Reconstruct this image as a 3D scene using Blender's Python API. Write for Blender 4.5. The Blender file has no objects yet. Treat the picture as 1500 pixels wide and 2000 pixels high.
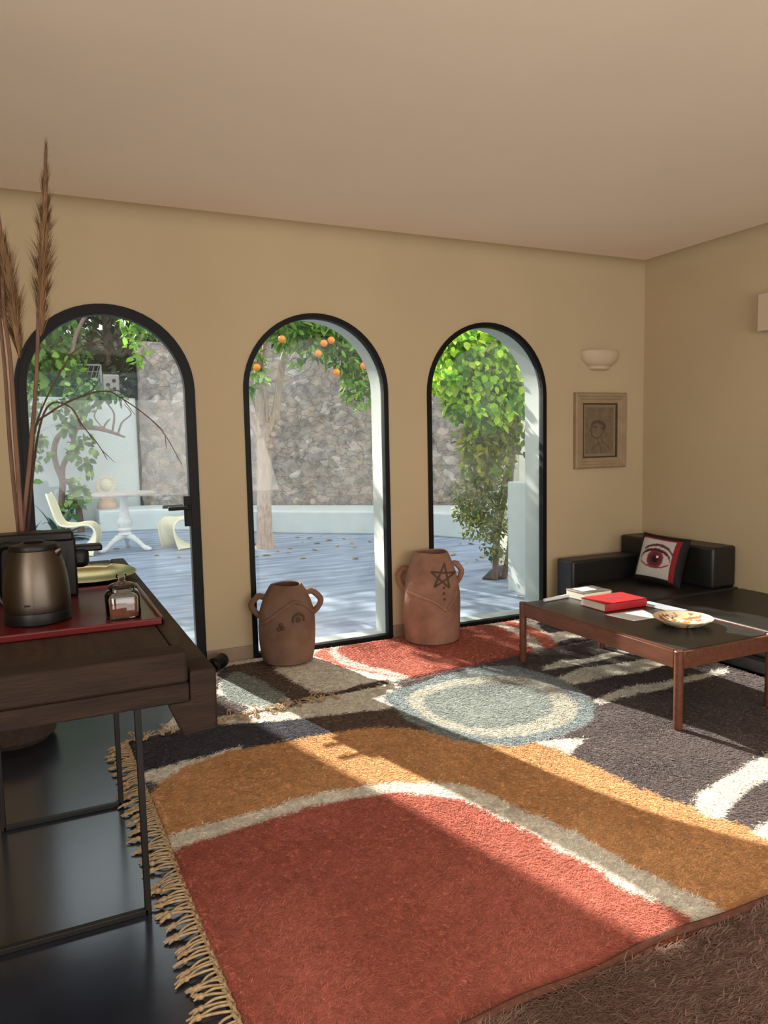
import bpy, bmesh, math, random
import numpy as np
from mathutils import Vector, Matrix
from mathutils.bvhtree import BVHTree
PI = math.pi
rnd = random.Random(7)
nr = np.random.default_rng(11)
S = bpy.context.scene
COL = S.collection

# ---------------------------------------------------------------- helpers
def srgb(c):
    o = []
    for v in c:
        v /= 255.0
        o.append(v/12.92 if v <= .04045 else ((v+.055)/1.055)**2.4)
    return tuple(o)

def newmat(name):
    m = bpy.data.materials.new(name); m.use_nodes = True
    nt = m.node_tree
    for n in list(nt.nodes): nt.nodes.remove(n)
    out = nt.nodes.new('ShaderNodeOutputMaterial')
    b = nt.nodes.new('ShaderNodeBsdfPrincipled')
    nt.links.new(b.outputs[0], out.inputs[0])
    return m, nt, b, out

def mat(name, col, rough=.6, metal=0, var=.12, scale=6, bump=0, bscale=None, stretch=(1,1,1), col2=None, spec=.5, detail=4, coat=0):
    m, nt, b, out = newmat(name)
    c = srgb(col); L = nt.links.new
    tc = nt.nodes.new('ShaderNodeTexCoord'); mp = nt.nodes.new('ShaderNodeMapping')
    mp.inputs['Scale'].default_value = stretch
    L(tc.outputs['Object'], mp.inputs[0])
    nz = nt.nodes.new('ShaderNodeTexNoise'); nz.inputs['Scale'].default_value = scale; nz.inputs['Detail'].default_value = detail
    L(mp.outputs[0], nz.inputs[0])
    rp = nt.nodes.new('ShaderNodeValToRGB')
    c2 = srgb(col2) if col2 else tuple(min(1, v*(1+var)) for v in c)
    c1 = c if col2 else tuple(v*(1-var) for v in c)
    rp.color_ramp.elements[0].position = .32; rp.color_ramp.elements[1].position = .68
    rp.color_ramp.elements[0].color = (*c1, 1); rp.color_ramp.elements[1].color = (*c2, 1)
    L(nz.outputs[0], rp.inputs[0]); L(rp.outputs[0], b.inputs['Base Color'])
    b.inputs['Roughness'].default_value = rough; b.inputs['Metallic'].default_value = metal
    b.inputs['Specular IOR Level'].default_value = spec
    if coat: b.inputs['Coat Weight'].default_value = coat
    if bump:
        n2 = nt.nodes.new('ShaderNodeTexNoise'); n2.inputs['Scale'].default_value = bscale or scale*4; n2.inputs['Detail'].default_value = 5
        L(mp.outputs[0], n2.inputs[0])
        bp = nt.nodes.new('ShaderNodeBump'); bp.inputs['Strength'].default_value = bump; bp.inputs['Distance'].default_value = .01
        L(n2.outputs[0], bp.inputs['Height']); L(bp.outputs[0], b.inputs['Normal'])
    return m

def attrmat(name, rough=.9, var=.15, scale=60, bump=.3, spec=.2, trans=0.0):
    """base colour from the mesh's own colour attribute (woven or printed pattern)"""
    m, nt, b, out = newmat(name); L = nt.links.new
    at = nt.nodes.new('ShaderNodeAttribute'); at.attribute_name = 'Col'
    tc = nt.nodes.new('ShaderNodeTexCoord')
    nz = nt.nodes.new('ShaderNodeTexNoise'); nz.inputs['Scale'].default_value = scale; nz.inputs['Detail'].default_value = 3
    L(tc.outputs['Object'], nz.inputs[0])
    mr = nt.nodes.new('ShaderNodeMapRange'); mr.inputs['From Min'].default_value = .3; mr.inputs['From Max'].default_value = .7
    mr.inputs['To Min'].default_value = 1-var; mr.inputs['To Max'].default_value = 1+var
    L(nz.outputs[0], mr.inputs[0])
    mx = nt.nodes.new('ShaderNodeMix'); mx.data_type = 'RGBA'; mx.blend_type = 'MULTIPLY'; mx.inputs[0].default_value = 1
    L(at.outputs['Color'], mx.inputs[6]); L(mr.outputs[0], mx.inputs[7])
    L(mx.outputs[2], b.inputs['Base Color'])
    b.inputs['Roughness'].default_value = rough; b.inputs['Specular IOR Level'].default_value = spec
    if bump:
        bp = nt.nodes.new('ShaderNodeBump'); bp.inputs['Strength'].default_value = bump; bp.inputs['Distance'].default_value = .008
        L(nz.outputs[0], bp.inputs['Height']); L(bp.outputs[0], b.inputs['Normal'])
    if trans:
        tr = nt.nodes.new('ShaderNodeBsdfTranslucent'); ms = nt.nodes.new('ShaderNodeMixShader'); ms.inputs[0].default_value = trans
        L(mx.outputs[2], tr.inputs[0]); L(b.outputs[0], ms.inputs[1]); L(tr.outputs[0], ms.inputs[2]); L(ms.outputs[0], out.inputs[0])
    return m

def glassmat(name, tint=(1,1,1), dust=0.0, rough=0.0, refl=1.0):
    m, nt, b, out = newmat(name); L = nt.links.new
    nt.nodes.remove(b)
    tr = nt.nodes.new('ShaderNodeBsdfTransparent'); tr.inputs[0].default_value = (*tint, 1)
    gl = nt.nodes.new('ShaderNodeBsdfGlossy'); gl.inputs['Roughness'].default_value = rough
    fr = nt.nodes.new('ShaderNodeFresnel'); fr.inputs[0].default_value = 1.45
    ma = nt.nodes.new('ShaderNodeMath'); ma.operation = 'MULTIPLY'; ma.inputs[1].default_value = refl
    L(fr.outputs[0], ma.inputs[0])
    ms = nt.nodes.new('ShaderNodeMixShader'); L(ma.outputs[0], ms.inputs[0]); L(tr.outputs[0], ms.inputs[1]); L(gl.outputs[0], ms.inputs[2])
    last = ms
    if dust:
        tc = nt.nodes.new('ShaderNodeTexCoord'); nz = nt.nodes.new('ShaderNodeTexNoise'); nz.inputs['Scale'].default_value = 2.2; nz.inputs['Detail'].default_value = 6
        L(tc.outputs['Object'], nz.inputs[0])
        mr = nt.nodes.new('ShaderNodeMapRange'); mr.inputs['From Min'].default_value = .35; mr.inputs['From Max'].default_value = .75
        mr.inputs['To Min'].default_value = dust*.4; mr.inputs['To Max'].default_value = dust*1.6
        L(nz.outputs[0], mr.inputs[0])
        df = nt.nodes.new('ShaderNodeBsdfTranslucent'); df.inputs[0].default_value = (.85,.88,.9,1)
        m2 = nt.nodes.new('ShaderNodeMixShader'); L(mr.outputs[0], m2.inputs[0]); L(ms.outputs[0], m2.inputs[1]); L(df.outputs[0], m2.inputs[2]); last = m2
    L(last.outputs[0], out.inputs[0])
    return m

class MB:
    """collects shapes that become ONE mesh object"""
    def __init__(s): s.v = []; s.f = []
    def add(s, v, f):
        o = len(s.v); s.v += [tuple(p) for p in v]; s.f += [tuple(i+o for i in q) for q in f]; return s
    def box(s, c, d, rz=0, M=None):
        hx, hy, hz = d[0]/2, d[1]/2, d[2]/2
        P = [Vector((x*hx, y*hy, z*hz)) for z in (-1,1) for y in (-1,1) for x in (-1,1)]
        R = M if M is not None else Matrix.Rotation(rz, 3, 'Z')
        P = [R@p + Vector(c) for p in P]
        return s.add(P, [(0,2,3,1),(4,5,7,6),(0,1,5,4),(2,6,7,3),(0,4,6,2),(1,3,7,5)])
    def span(s, a, b):
        return s.box([(a[i]+b[i])/2 for i in range(3)], [abs(b[i]-a[i]) for i in range(3)])
    def tube(s, pts, r, n=8, cap=True):
        pts = [Vector(p) for p in pts]; m = len(pts)
        rs = r if isinstance(r, (list, tuple)) else [r]*m
        ref = None; V = []
        for i, p in enumerate(pts):
            t = (pts[min(i+1, m-1)] - pts[max(i-1, 0)]).normalized()
            if ref is None:
                ref = t.orthogonal().normalized()
            else:
                ref = (ref - t*ref.dot(t)); ref = ref.normalized() if ref.length > 1e-6 else t.orthogonal().normalized()
            bi = t.cross(ref)
            for k in range(n):
                a = 2*PI*k/n
                V.append(p + (ref*math.cos(a) + bi*math.sin(a))*rs[i])
        F = []
        for i in range(m-1):
            for k in range(n):
                F.append((i*n+k, i*n+(k+1)%n, (i+1)*n+(k+1)%n, (i+1)*n+k))
        if cap: F.append(tuple(range(n))[::-1]); F.append(tuple((m-1)*n+k for k in range(n)))
        return s.add(V, F)
    def lathe(s, prof, c=(0,0,0), n=40, sx=1, sy=1, M=None):
        V = []; F = []; m = len(prof)
        for (r, z) in prof:
            for k in range(n):
                a = 2*PI*k/n
                p = Vector((r*sx*math.cos(a), r*sy*math.sin(a), z))
                if M is not None: p = M@p
                V.append(p + Vector(c))
        for i in range(m-1):
            for k in range(n):
                F.append((i*n+k, i*n+(k+1)%n, (i+1)*n+(k+1)%n, (i+1)*n+k))
        if prof[0][0] > 1e-5: F.append(tuple(range(n))[::-1])
        if prof[-1][0] > 1e-5: F.append(tuple((m-1)*n+k for k in range(n)))
        return s.add(V, F)
    def ring(s, prof, c=(0,0,0), n=40, sx=1, sy=1, M=None):
        """closed profile turned about z"""
        V = []; F = []; m = len(prof)
        for (r, z) in prof:
            for k in range(n):
                a = 2*PI*k/n; p = Vector((r*sx*math.cos(a), r*sy*math.sin(a), z))
                if M is not None: p = M@p
                V.append(p + Vector(c))
        for i in range(m):
            j = (i+1) % m
            for k in range(n):
                F.append((i*n+k, i*n+(k+1)%n, j*n+(k+1)%n, j*n+k))
        return s.add(V, F)
    def prism(s, poly, z0, z1):
        n = len(poly)
        V = [(x, y, z0) for x, y in poly] + [(x, y, z1) for x, y in poly]
        F = [tuple(range(n))[::-1], tuple(range(n, 2*n))] + [(i, (i+1)%n, n+(i+1)%n, n+i) for i in range(n)]
        return s.add(V, F)
    def ball(s, c, r, n=10, sz=1):
        prof = [(max(1e-4, r*math.sin(PI*i/n)), -r*sz*math.cos(PI*i/n)) for i in range(n+1)]
        return s.lathe(prof, c, 2*n)
    def build(s, name, m, parent=None, bevel=0, smooth=True, seg=2, loc=None):
        me = bpy.data.meshes.new(name)
        V = s.v
        if loc is not None: V = [(p[0]-loc[0], p[1]-loc[1], p[2]-loc[2]) for p in V]
        me.from_pydata(V, [], s.f)
        bm = bmesh.new(); bm.from_mesh(me); bmesh.ops.recalc_face_normals(bm, faces=bm.faces); bm.to_mesh(me); bm.free()
        if smooth:
            for p in me.polygons: p.use_smooth = True
            me.set_sharp_from_angle(angle=math.radians(38))
        me.materials.append(m)
        o = bpy.data.objects.new(name, me); COL.objects.link(o)
        if loc is not None: o.location = loc
        if parent: o.parent = parent
        if bevel:
            b = o.modifiers.new('Bevel', 'BEVEL'); b.width = bevel; b.segments = seg; b.limit_method = 'ANGLE'; b.angle_limit = math.radians(40)
        return o

def npmesh(name, V, loops_tri, m, col=None, parent=None, nper=3, smooth=False):
    """fast mesh from numpy arrays; loops_tri (F,nper)"""
    me = bpy.data.meshes.new(name)
    V = np.asarray(V, np.float32); T = np.asarray(loops_tri, np.int32)
    me.vertices.add(len(V)); me.vertices.foreach_set('co', V.ravel())
    me.loops.add(T.size); me.loops.foreach_set('vertex_index', T.ravel())
    me.polygons.add(len(T)); me.polygons.foreach_set('loop_start', np.arange(0, T.size, nper, dtype=np.int32))
    me.update(calc_edges=True); me.validate()
    if smooth: me.polygons.foreach_set('use_smooth', np.ones(len(T), bool))
    if col is not None:
        a = me.color_attributes.new('Col', 'FLOAT_COLOR', 'POINT')
        c = np.ones((len(V), 4), np.float32); c[:, :3] = col
        a.data.foreach_set('color', c.ravel())
    me.materials.append(m)
    o = bpy.data.objects.new(name, me); COL.objects.link(o)
    if parent: o.parent = parent
    return o

def tag(o, label=None, cat=None, group=None, kind=None):
    if label: o['label'] = label
    if cat: o['category'] = cat
    if group: o['group'] = group
    if kind: o['kind'] = kind
    return o
def struct(o, label=None, cat=None): return tag(o, label, cat, None, 'structure')
def thing(name, loc, label, cat, group=None, rz=0):
    o = bpy.data.objects.new(name, None); COL.objects.link(o); o.empty_display_size = .05
    o.location = loc; o.rotation_euler.z = rz
    return tag(o, label, cat, group)

def inside(poly, P):
    """vectorised point in polygon"""
    x, y = P[:, 0], P[:, 1]; r = np.zeros(len(P), bool); n = len(poly)
    for i in range(n):
        x0, y0 = poly[i]; x1, y1 = poly[(i+1) % n]
        c = ((y0 > y) != (y1 > y)) & (x < (x1-x0)*(y-y0)/((y1-y0) if abs(y1-y0) > 1e-9 else 1e-9) + x0)
        r ^= c
    return r
def smooth_closed(poly, it=2):
    for _ in range(it):
        q = []
        for i in range(len(poly)):
            a = poly[i]; b = poly[(i+1) % len(poly)]
            q.append((.75*a[0]+.25*b[0], .75*a[1]+.25*b[1])); q.append((.25*a[0]+.75*b[0], .25*a[1]+.75*b[1]))
        poly = q
    return poly
def catmull(pts, k=6):
    pts = [Vector(p) for p in pts]; out = []
    P = [pts[0]*2-pts[1]] + pts + [pts[-1]*2-pts[-2]]
    for i in range(1, len(P)-2):
        a, b, c, d = P[i-1], P[i], P[i+1], P[i+2]
        for j in range(k):
            t = j/k
            out.append(.5*((2*b)+(c-a)*t+(2*a-5*b+4*c-d)*t*t+(3*b-a-3*c+d)*t**3))
    out.append(pts[-1]); return out
def vnoise(P, sc, seed=0):
    """cheap smooth 2-D value noise in [-1,1]"""
    g = np.random.default_rng(seed).uniform(-1, 1, (64, 64))
    q = P/sc; i = np.floor(q).astype(int); f = q-i; f = f*f*(3-2*f)
    a = g[i[:,0]%64, i[:,1]%64]; b = g[(i[:,0]+1)%64, i[:,1]%64]; c = g[i[:,0]%64, (i[:,1]+1)%64]; d = g[(i[:,0]+1)%64, (i[:,1]+1)%64]
    return (a*(1-f[:,0])+b*f[:,0])*(1-f[:,1]) + (c*(1-f[:,0])+d*f[:,0])*f[:,1]

# ---------------------------------------------------------------- camera
FPX = 1445.93
cam = bpy.data.cameras.new('camera'); co = bpy.data.objects.new('camera', cam); COL.objects.link(co)
R_ = Vector((0.90333175,-0.42842411,-0.02108378)); U_ = Vector((0.06005304,0.07764704,0.99517062)); B_ = -Vector((0.424718,0.90023537,-0.0958692))
co.matrix_world = Matrix(((R_.x,U_.x,B_.x,0),(R_.y,U_.y,B_.y,0),(R_.z,U_.z,B_.z,1.5),(0,0,0,1)))
cam.sensor_fit = 'VERTICAL'; cam.sensor_height = 36; cam.sensor_width = 27; cam.lens = FPX/2000*36
cam.clip_start = .05; cam.clip_end = 200
S.camera = co
S.view_settings.view_transform = 'Standard'; S.view_settings.look = 'None'; S.view_settings.gamma = 1
S.view_settings.exposure = 0.0
S.view_settings.use_curve_mapping = False
S.cycles.use_denoising = True
S.cycles.max_bounces = 10; S.cycles.diffuse_bounces = 6; S.cycles.transparent_max_bounces = 16
S.cycles.sample_clamp_indirect = 6

# ---------------------------------------------------------------- materials
M = {}
M['plaster'] = mat('warm_cream_plaster', (186,168,136), .85, var=.03, scale=1.5, bump=.05, bscale=30)
M['ceiling'] = mat('ceiling_plaster', (238,222,202), .9, var=.02, scale=1.2)
M['reveal_render'] = mat('grey_white_render', (170,176,172), .85, var=.05, scale=3, bump=.15, bscale=12)
M['white_render'] = mat('white_lime_render', (208,213,209), .85, var=.05, scale=3, bump=.15, bscale=12)
M['concrete_in'] = mat('polished_dark_concrete', (33,37,48), .2, var=.35, scale=2.2, bump=.03, bscale=9, spec=.85, detail=8)
M['concrete_out'] = mat('grey_blue_concrete', (116,126,144), .5, scale=3.2, bump=.25, bscale=14, stretch=(.5,2.4,1), detail=9, col2=(164,178,200))
M['skirting'] = mat('skirting_tile', (140,118,100), .5, var=.12, scale=5)
M['black_metal'] = mat('black_painted_steel', (12,12,12), .5, var=.1, spec=.2)
M['glass'] = glassmat('window_glass', (.97,.985,.98), dust=.010, refl=.45)
M['clay'] = mat('terracotta_clay', (102,78,65), .9, scale=5, bump=.25, bscale=45, col2=(132,103,87), spec=.2)
M['clay2'] = mat('red_terracotta_clay', (120,87,72), .9, scale=5, bump=.25, bscale=45, col2=(158,118,100), spec=.2)
M['clay_dark'] = mat('dark_fired_clay', (80,60,49), .9, var=.15, scale=20)
M['leather'] = mat('black_leather', (27,26,25), .42, var=.15, scale=20, bump=.08, bscale=220, spec=.5)
M['wood_red'] = mat('red_brown_teak', (84,48,34), .4, scale=3, stretch=(14,2,14), col2=(106,64,45), bump=.04, bscale=20)
M['wood_table_top'] = mat('black_slate_top', (42,43,45), .32, var=.25, scale=6, spec=.5)
M['wood_old'] = mat('old_workbench_wood', (30,20,14), .8, scale=2.2, stretch=(3,20,20), col2=(44,29,20), spec=.25, bump=.35, bscale=9)
M['wood_old_y'] = mat('old_workbench_wood_lengthwise', (36,24,17), .65, scale=2.2, stretch=(20,3,20), col2=(54,37,26), spec=.3, bump=.3, bscale=9)
M['bronze_metal'] = mat('dark_steel', (30,26,24), .5, metal=.3, var=.2)
M['red_lacquer'] = mat('red_lacquer', (88,17,20), .26, var=.06)
M['steel'] = mat('brushed_steel', (84,76,67), .38, metal=1, var=.05, scale=3, stretch=(40,40,1))
M['black_plastic'] = mat('black_plastic', (13,12,12), .4, var=.1, spec=.25)
M['brass'] = mat('green_gold_brass', (188,164,84), .22, metal=1, var=.12, scale=9)
M['jar'] = glassmat('jar_glass', (.93,.95,.93), refl=1.3)
M['sugar'] = mat('brown_sugar', (118,62,44), .8, var=.25, scale=60, bump=.3)
M['pampas'] = mat('pampas_plume', (122,92,62), .9, var=.18, scale=20)
M['stalk'] = mat('dry_stalk', (92,64,50), .8, scale=8, stretch=(6,6,1), col2=(114,84,68))
M['twig'] = mat('dry_twig', (74,54,42), .85, var=.2, scale=30)
M['vase'] = mat('dark_glazed_vase', (38,34,32), .3, var=.15)
M['cord'] = mat('undyed_wool_cord', (168,144,110), .95, var=.22, scale=70, bump=.4, bscale=220)
M['paper'] = mat('white_paper', (226,226,226), .7, var=.03)
M['pages'] = mat('book_pages', (214,206,190), .8, var=.08, scale=4, stretch=(1,1,90))
M['red_cover'] = mat('red_cloth_cover', (172,32,42), .45, var=.08, scale=40)
M['dark_cover'] = mat('dark_book_cover', (62,52,50), .4, var=.2, scale=9, col2=(120,112,108))
M['white_plaster'] = mat('white_plaster', (196,178,152), .8, var=.03)
M['frame_cream'] = mat('aged_cream_frame', (150,130,102), .65, var=.1, scale=12, bump=.1)
M['frame_dark'] = mat('dark_gilt_edge', (70,55,36), .5, var=.15)
M['cream_plastic'] = mat('cream_moulded_plastic', (250,240,206), .3, var=.03)
M['white_iron'] = mat('white_painted_iron', (232,232,230), .5, var=.05, scale=20, bump=.1)
M['stone_top'] = mat('grey_pink_stone', (172,160,152), .5, var=.12, scale=14)
M['cast_stone'] = mat('pale_cast_stone', (222,208,186), .85, var=.1, scale=16, bump=.2)
M['bark'] = mat('pale_bark', (170,142,124), .9, scale=9, stretch=(4,4,1), col2=(206,180,160), bump=.3, bscale=30)
M['vine_bark'] = mat('vine_bark', (122,100,86), .9, var=.2, scale=20, bump=.3)
M['leaf'] = attrmat('leaf', .5, .12, 30, 0, .35, trans=.45)
M['leaf_dull'] = attrmat('leaf_dull', .55, .15, 30, 0, .3, trans=.25)
M['orange'] = mat('orange_peel', (240,140,34), .45, var=.08, scale=20, bump=.15, bscale=120)
M['soil'] = mat('dark_soil', (58,50,44), .95, var=.3, scale=20, bump=.5)
M['leaf_fallen'] = mat('fallen_leaf', (190,160,70), .8, scale=2, col2=(150,106,60))
M['print'] = attrmat('printed_surface', .75, .05, 40, .05, .3)
M['pile'] = attrmat('wool_pile', 1.0, .10, 25, 0, .05, trans=.35)
M['pile_base'] = attrmat('wool_ground', 1.0, .25, 90, .6, .05)
M['wire'] = mat('galvanised_wire', (150,152,150), .5, metal=.5)

# stone wall: coursed rubble
def stonemat():
    m, nt, b, out = newmat('rubble_stone'); L = nt.links.new
    tc = nt.nodes.new('ShaderNodeTexCoord'); mp = nt.nodes.new('ShaderNodeMapping'); mp.inputs['Scale'].default_value = (1,1,1.9)
    nz = nt.nodes.new('ShaderNodeTexNoise'); nz.inputs['Scale'].default_value = 2.6; nz.inputs['Detail'].default_value = 7
    L(tc.outputs['Object'], nz.inputs[0])
    va = nt.nodes.new('ShaderNodeVectorMath'); va.operation = 'MULTIPLY_ADD'; va.inputs[1].default_value = (.5,.5,.5)
    L(nz.outputs['Color'], va.inputs[0]); L(tc.outputs['Object'], va.inputs[2]); L(va.outputs[0], mp.inputs[0])
    vo = nt.nodes.new('ShaderNodeTexVoronoi'); vo.inputs['Scale'].default_value = 4.6; L(mp.outputs[0], vo.inputs[0])
    ve = nt.nodes.new('ShaderNodeTexVoronoi'); ve.feature = 'DISTANCE_TO_EDGE'; ve.inputs['Scale'].default_value = 4.6; L(mp.outputs[0], ve.inputs[0])
    rp = nt.nodes.new('ShaderNodeValToRGB'); e = rp.color_ramp.elements
    e[0].color = (*srgb((146,136,130)), 1); e[1].color = (*srgb((182,172,164)), 1)
    k = e.new(.5); k.color = (*srgb((152,138,126)), 1); k = e.new(.75); k.color = (*srgb((160,140,122)), 1)
    sp = nt.nodes.new('ShaderNodeSeparateColor'); L(vo.outputs['Color'], sp.inputs[0]); L(sp.outputs[0], rp.inputs[0])
    r2 = nt.nodes.new('ShaderNodeValToRGB'); r2.color_ramp.elements[0].position = .0; r2.color_ramp.elements[1].position = .06
    L(ve.outputs['Distance'], r2.inputs[0])
    mx = nt.nodes.new('ShaderNodeMix'); mx.data_type = 'RGBA'; L(r2.outputs[0], mx.inputs[0]); mx.inputs[6].default_value = (*srgb((126,116,108)), 1); L(rp.outputs[0], mx.inputs[7])
    n3 = nt.nodes.new('ShaderNodeTexNoise'); n3.inputs['Scale'].default_value = 7; n3.inputs['Detail'].default_value = 8; L(tc.outputs['Object'], n3.inputs[0])
    mr = nt.nodes.new('ShaderNodeMapRange'); mr.inputs['From Min'].default_value = .3; mr.inputs['From Max'].default_value = .7; mr.inputs['To Min'].default_value = .5; mr.inputs['To Max'].default_value = 1.35
    L(n3.outputs[0], mr.inputs[0])
    m2 = nt.nodes.new('ShaderNodeMix'); m2.data_type = 'RGBA'; m2.blend_type = 'MULTIPLY'; m2.inputs[0].default_value = 1; L(mx.outputs[2], m2.inputs[6]); L(mr.outputs[0], m2.inputs[7])
    L(m2.outputs[2], b.inputs['Base Color']); b.inputs['Roughness'].default_value = .95
    ad = nt.nodes.new('ShaderNodeMath'); ad.operation = 'ADD'; L(r2.outputs[0], ad.inputs[0]); L(n3.outputs[0], ad.inputs[1])
    bp = nt.nodes.new('ShaderNodeBump'); bp.inputs['Strength'].default_value = .5; bp.inputs['Distance'].default_value = .04; L(ad.outputs[0], bp.inputs['Height']); L(bp.outputs[0], b.inputs['Normal'])
    return m
M['stone'] = stonemat()

# ---------------------------------------------------------------- the room
WY = 4.98; CX = 4.905; CZ = 2.972; WT = .27
def arch_pts(x0, x1, top, z0=0.0, n=28, inset=0.0):
    x0 += inset; x1 -= inset; top -= inset; z0 += inset
    h = (x1-x0)/2; cx = (x0+x1)/2; sp = top-h
    pts = [(x0, z0), (x1, z0)]
    for i in range(n+1):
        a = PI*i/n
        pts.append((cx+h*math.cos(a), sp+h*math.sin(a)))
    return pts
ARCH = {'door': (-.074, .990, 2.381), 'win2': (1.315, 2.399, 2.397), 'win3': (2.728, 3.841, 2.402)}

def wall_with_holes(name, outer, holes, y0, y1, m):
    cu = bpy.data.curves.new(name, 'CURVE'); cu.dimensions = '2D'; cu.fill_mode = 'BOTH'; cu.extrude = abs(y1-y0)/2
    for poly in [outer]+holes:
        sp = cu.splines.new('POLY'); sp.points.add(len(poly)-1); sp.use_cyclic_u = True
        for p, q in zip(sp.points, poly): p.co = (q[0], q[1], 0, 1)
    t = bpy.data.objects.new('tmp', cu); COL.objects.link(t)
    dg = bpy.context.evaluated_depsgraph_get()
    me = bpy.data.meshes.new_from_object(t.evaluated_get(dg)); bpy.data.objects.remove(t)
    me.transform(Matrix(((1,0,0,0),(0,0,-1,(y0+y1)/2),(0,1,0,0),(0,0,0,1))))
    me.materials.clear(); me.materials.append(m); me.name = name
    o = bpy.data.objects.new(name, me); COL.objects.link(o); return o
holes = [arch_pts(*ARCH[k]) for k in ARCH]
LX = -1.75; FY = -2.9
struct(wall_with_holes('wall_back', [(LX,0),(CX,0),(CX,CZ),(LX,CZ)], holes, WY, WY+.05, M['plaster']), 'cream plastered wall with three arched openings')
struct(wall_with_holes('wall_outside', [(LX-.3,-.05),(CX+.6,-.05),(CX+.6,3.5),(LX-.3,3.5)], [arch_pts(*ARCH[k], inset=.012 if k != 'door' else .02) for k in ARCH], WY+.05, WY+WT, M['reveal_render']), 'white outer face and reveals of the arched wall')
struct(MB().span((CX,FY,0),(CX+.25,WY+.05,CZ)).build('wall_right', M['plaster']), 'cream plastered side wall behind the sofa')
struct(wall_with_holes('wall_left', [(-WY-.05,0),(-FY,0),(-FY,CZ),(-WY-.05,CZ)], [[(-.35,.9),(1.55,.9),(1.55,2.6),(-.35,2.6)]], 0, .25, M['plaster']), 'cream plastered wall with an opening added for fill light, outside the left of the view').matrix_world = Matrix.Translation((LX-.25,0,0)) @ Matrix.Rotation(-PI/2, 4, 'Z')  # unseen opening, added so light reaches the right wall
struct(wall_with_holes('wall_front', [(LX,0),(CX,0),(CX,CZ),(LX,CZ)], [[(-.9,.35),(3.9,.35),(3.9,2.7),(-.9,2.7)]], FY-.25, FY, M['plaster']), 'cream wall with a wide opening added for fill light behind the viewpoint')  # unseen opening, added to let sky light in from behind the camera
struct(MB().span((LX-.25,FY-.25,CZ),(CX+.25,WY+WT,CZ+.2)).build('ceiling', M['ceiling']), 'smooth warm white ceiling')
struct(MB().span((LX-.25,FY-.25,-.12),(CX+.25,WY+.06,0)).build('floor', M['concrete_in']), 'polished dark concrete floor')
def cove(name, r, a, b, m, axis):
    # concave quarter round between ceiling and wall
    n = 10; V = []; F = []
    prof = [(0,0)] + [(r-r*math.cos(PI/2*i/n), r-r*math.sin(PI/2*i/n)) for i in range(n+1)]
    prof = [(0,0)] + [(r*(1-math.sin(t)), r*(1-math.cos(t))) for t in [PI/2*i/n for i in range(n+1)]]
    k = len(prof)
    for e in (a, b):
        for (d, h) in prof:
            V.append((e, WY-d, CZ-h) if axis == 'x' else (CX-d, e, CZ-h))
    for i in range(k):
        F.append((i, (i+1)%k, k+(i+1)%k, k+i))
    return MB().add(V, F).build(name, m)
struct(cove('trim_1', .13, LX, CX, M['plaster'], 'x'), 'rounded plaster cove above the arches')
struct(cove('trim_2', .13, FY, WY, M['plaster'], 'y'), 'rounded plaster cove along the right wall')
bb = MB()
for a, b in ((LX,-.076),(.992,1.313),(2.401,2.726),(3.843,CX)): bb.span((a,WY-.014,0),(b,WY,.10))
struct(bb.build('baseboard_back', M['skirting'], bevel=.003), 'low brown skirting under the arched wall')
struct(MB().span((CX-.014,FY,0),(CX,WY-.02,.10)).build('baseboard_right', M['skirting'], bevel=.003), 'low brown skirting along the right wall')

def arch_frame(key, w, y0, y1, inset=0.0, bottom=None):
    x0, x1, top = ARCH[key]
    o = arch_pts(x0, x1, top, inset=inset); i = arch_pts(x0, x1, top, inset=inset+w)
    if bottom is not None:
        i[0] = (i[0][0], bottom); i[1] = (i[1][0], bottom)
    if inset: o[0] = (o[0][0], .008); o[1] = (o[1][0], .008)
    n = len(o); V = []; F = []
    for (poly, y) in ((o,y0),(i,y0),(o,y1),(i,y1)): V += [(p[0], y, p[1]) for p in poly]
    for a in range(n):
        b = (a+1) % n
        F += [(a,b,n+b,n+a), (2*n+a,3*n+a,3*n+b,2*n+b), (a,2*n+a,2*n+b,b), (n+a,n+b,3*n+b,3*n+a)]
    return MB().add(V, F)
def pane(key, inset, y, t=.008):
    x0, x1, top = ARCH[key]
    p = arch_pts(x0, x1, top, inset=inset)
    n = len(p)
    V = [(a, y, b) for a, b in p] + [(a, y+t, b) for a, b in p]
    return MB().add(V, [tuple(range(n)), tuple(range(2*n-1, n-1, -1))] + [(i, (i+1)%n, n+(i+1)%n, n+i) for i in range(n)])
for nm, key, lab in (('window_1','win2','tall fixed arched window between the two clay jars'), ('window_2','win3','tall fixed arched window nearest the sofa')):
    t = bpy.data.objects.new(nm, None); COL.objects.link(t); t.location = ((ARCH[key][0]+ARCH[key][1])/2, WY, 0); struct(t, lab, 'window')
    f = arch_frame(key, .036, WY-.012, WY+.045, bottom=.036).build('window_frame', M['black_metal'], t, smooth=False)
    g = pane(key, .034, WY+.02).build('glass_pane', M['glass'], t, smooth=False)
    for o in (f, g): o.matrix_parent_inverse = Matrix.Translation(t.location).inverted()
t = bpy.data.objects.new('door_1', None); COL.objects.link(t); t.location = (.458, WY, 0); struct(t, 'arched glazed door with a thick black frame', 'door')
inv = Matrix.Translation(t.location).inverted()
for o in (arch_frame('door', .026, WY-.014, WY+.06, bottom=.012).build('door_frame', M['black_metal'], t, smooth=False),
          arch_frame('door', .044, WY-.03, WY+.03, inset=.024, bottom=.09).build('door_leaf', M['black_metal'], t, smooth=False),
          pane('door', .064, WY).build('glass_pane', M['glass'], t, smooth=False)):
    o.matrix_parent_inverse = inv
h = MB().box((.905, WY-.034, 1.065), (.05,.012,.20)).build('lock_plate', M['black_metal'], t, bevel=.003); h.matrix_parent_inverse = inv
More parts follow.
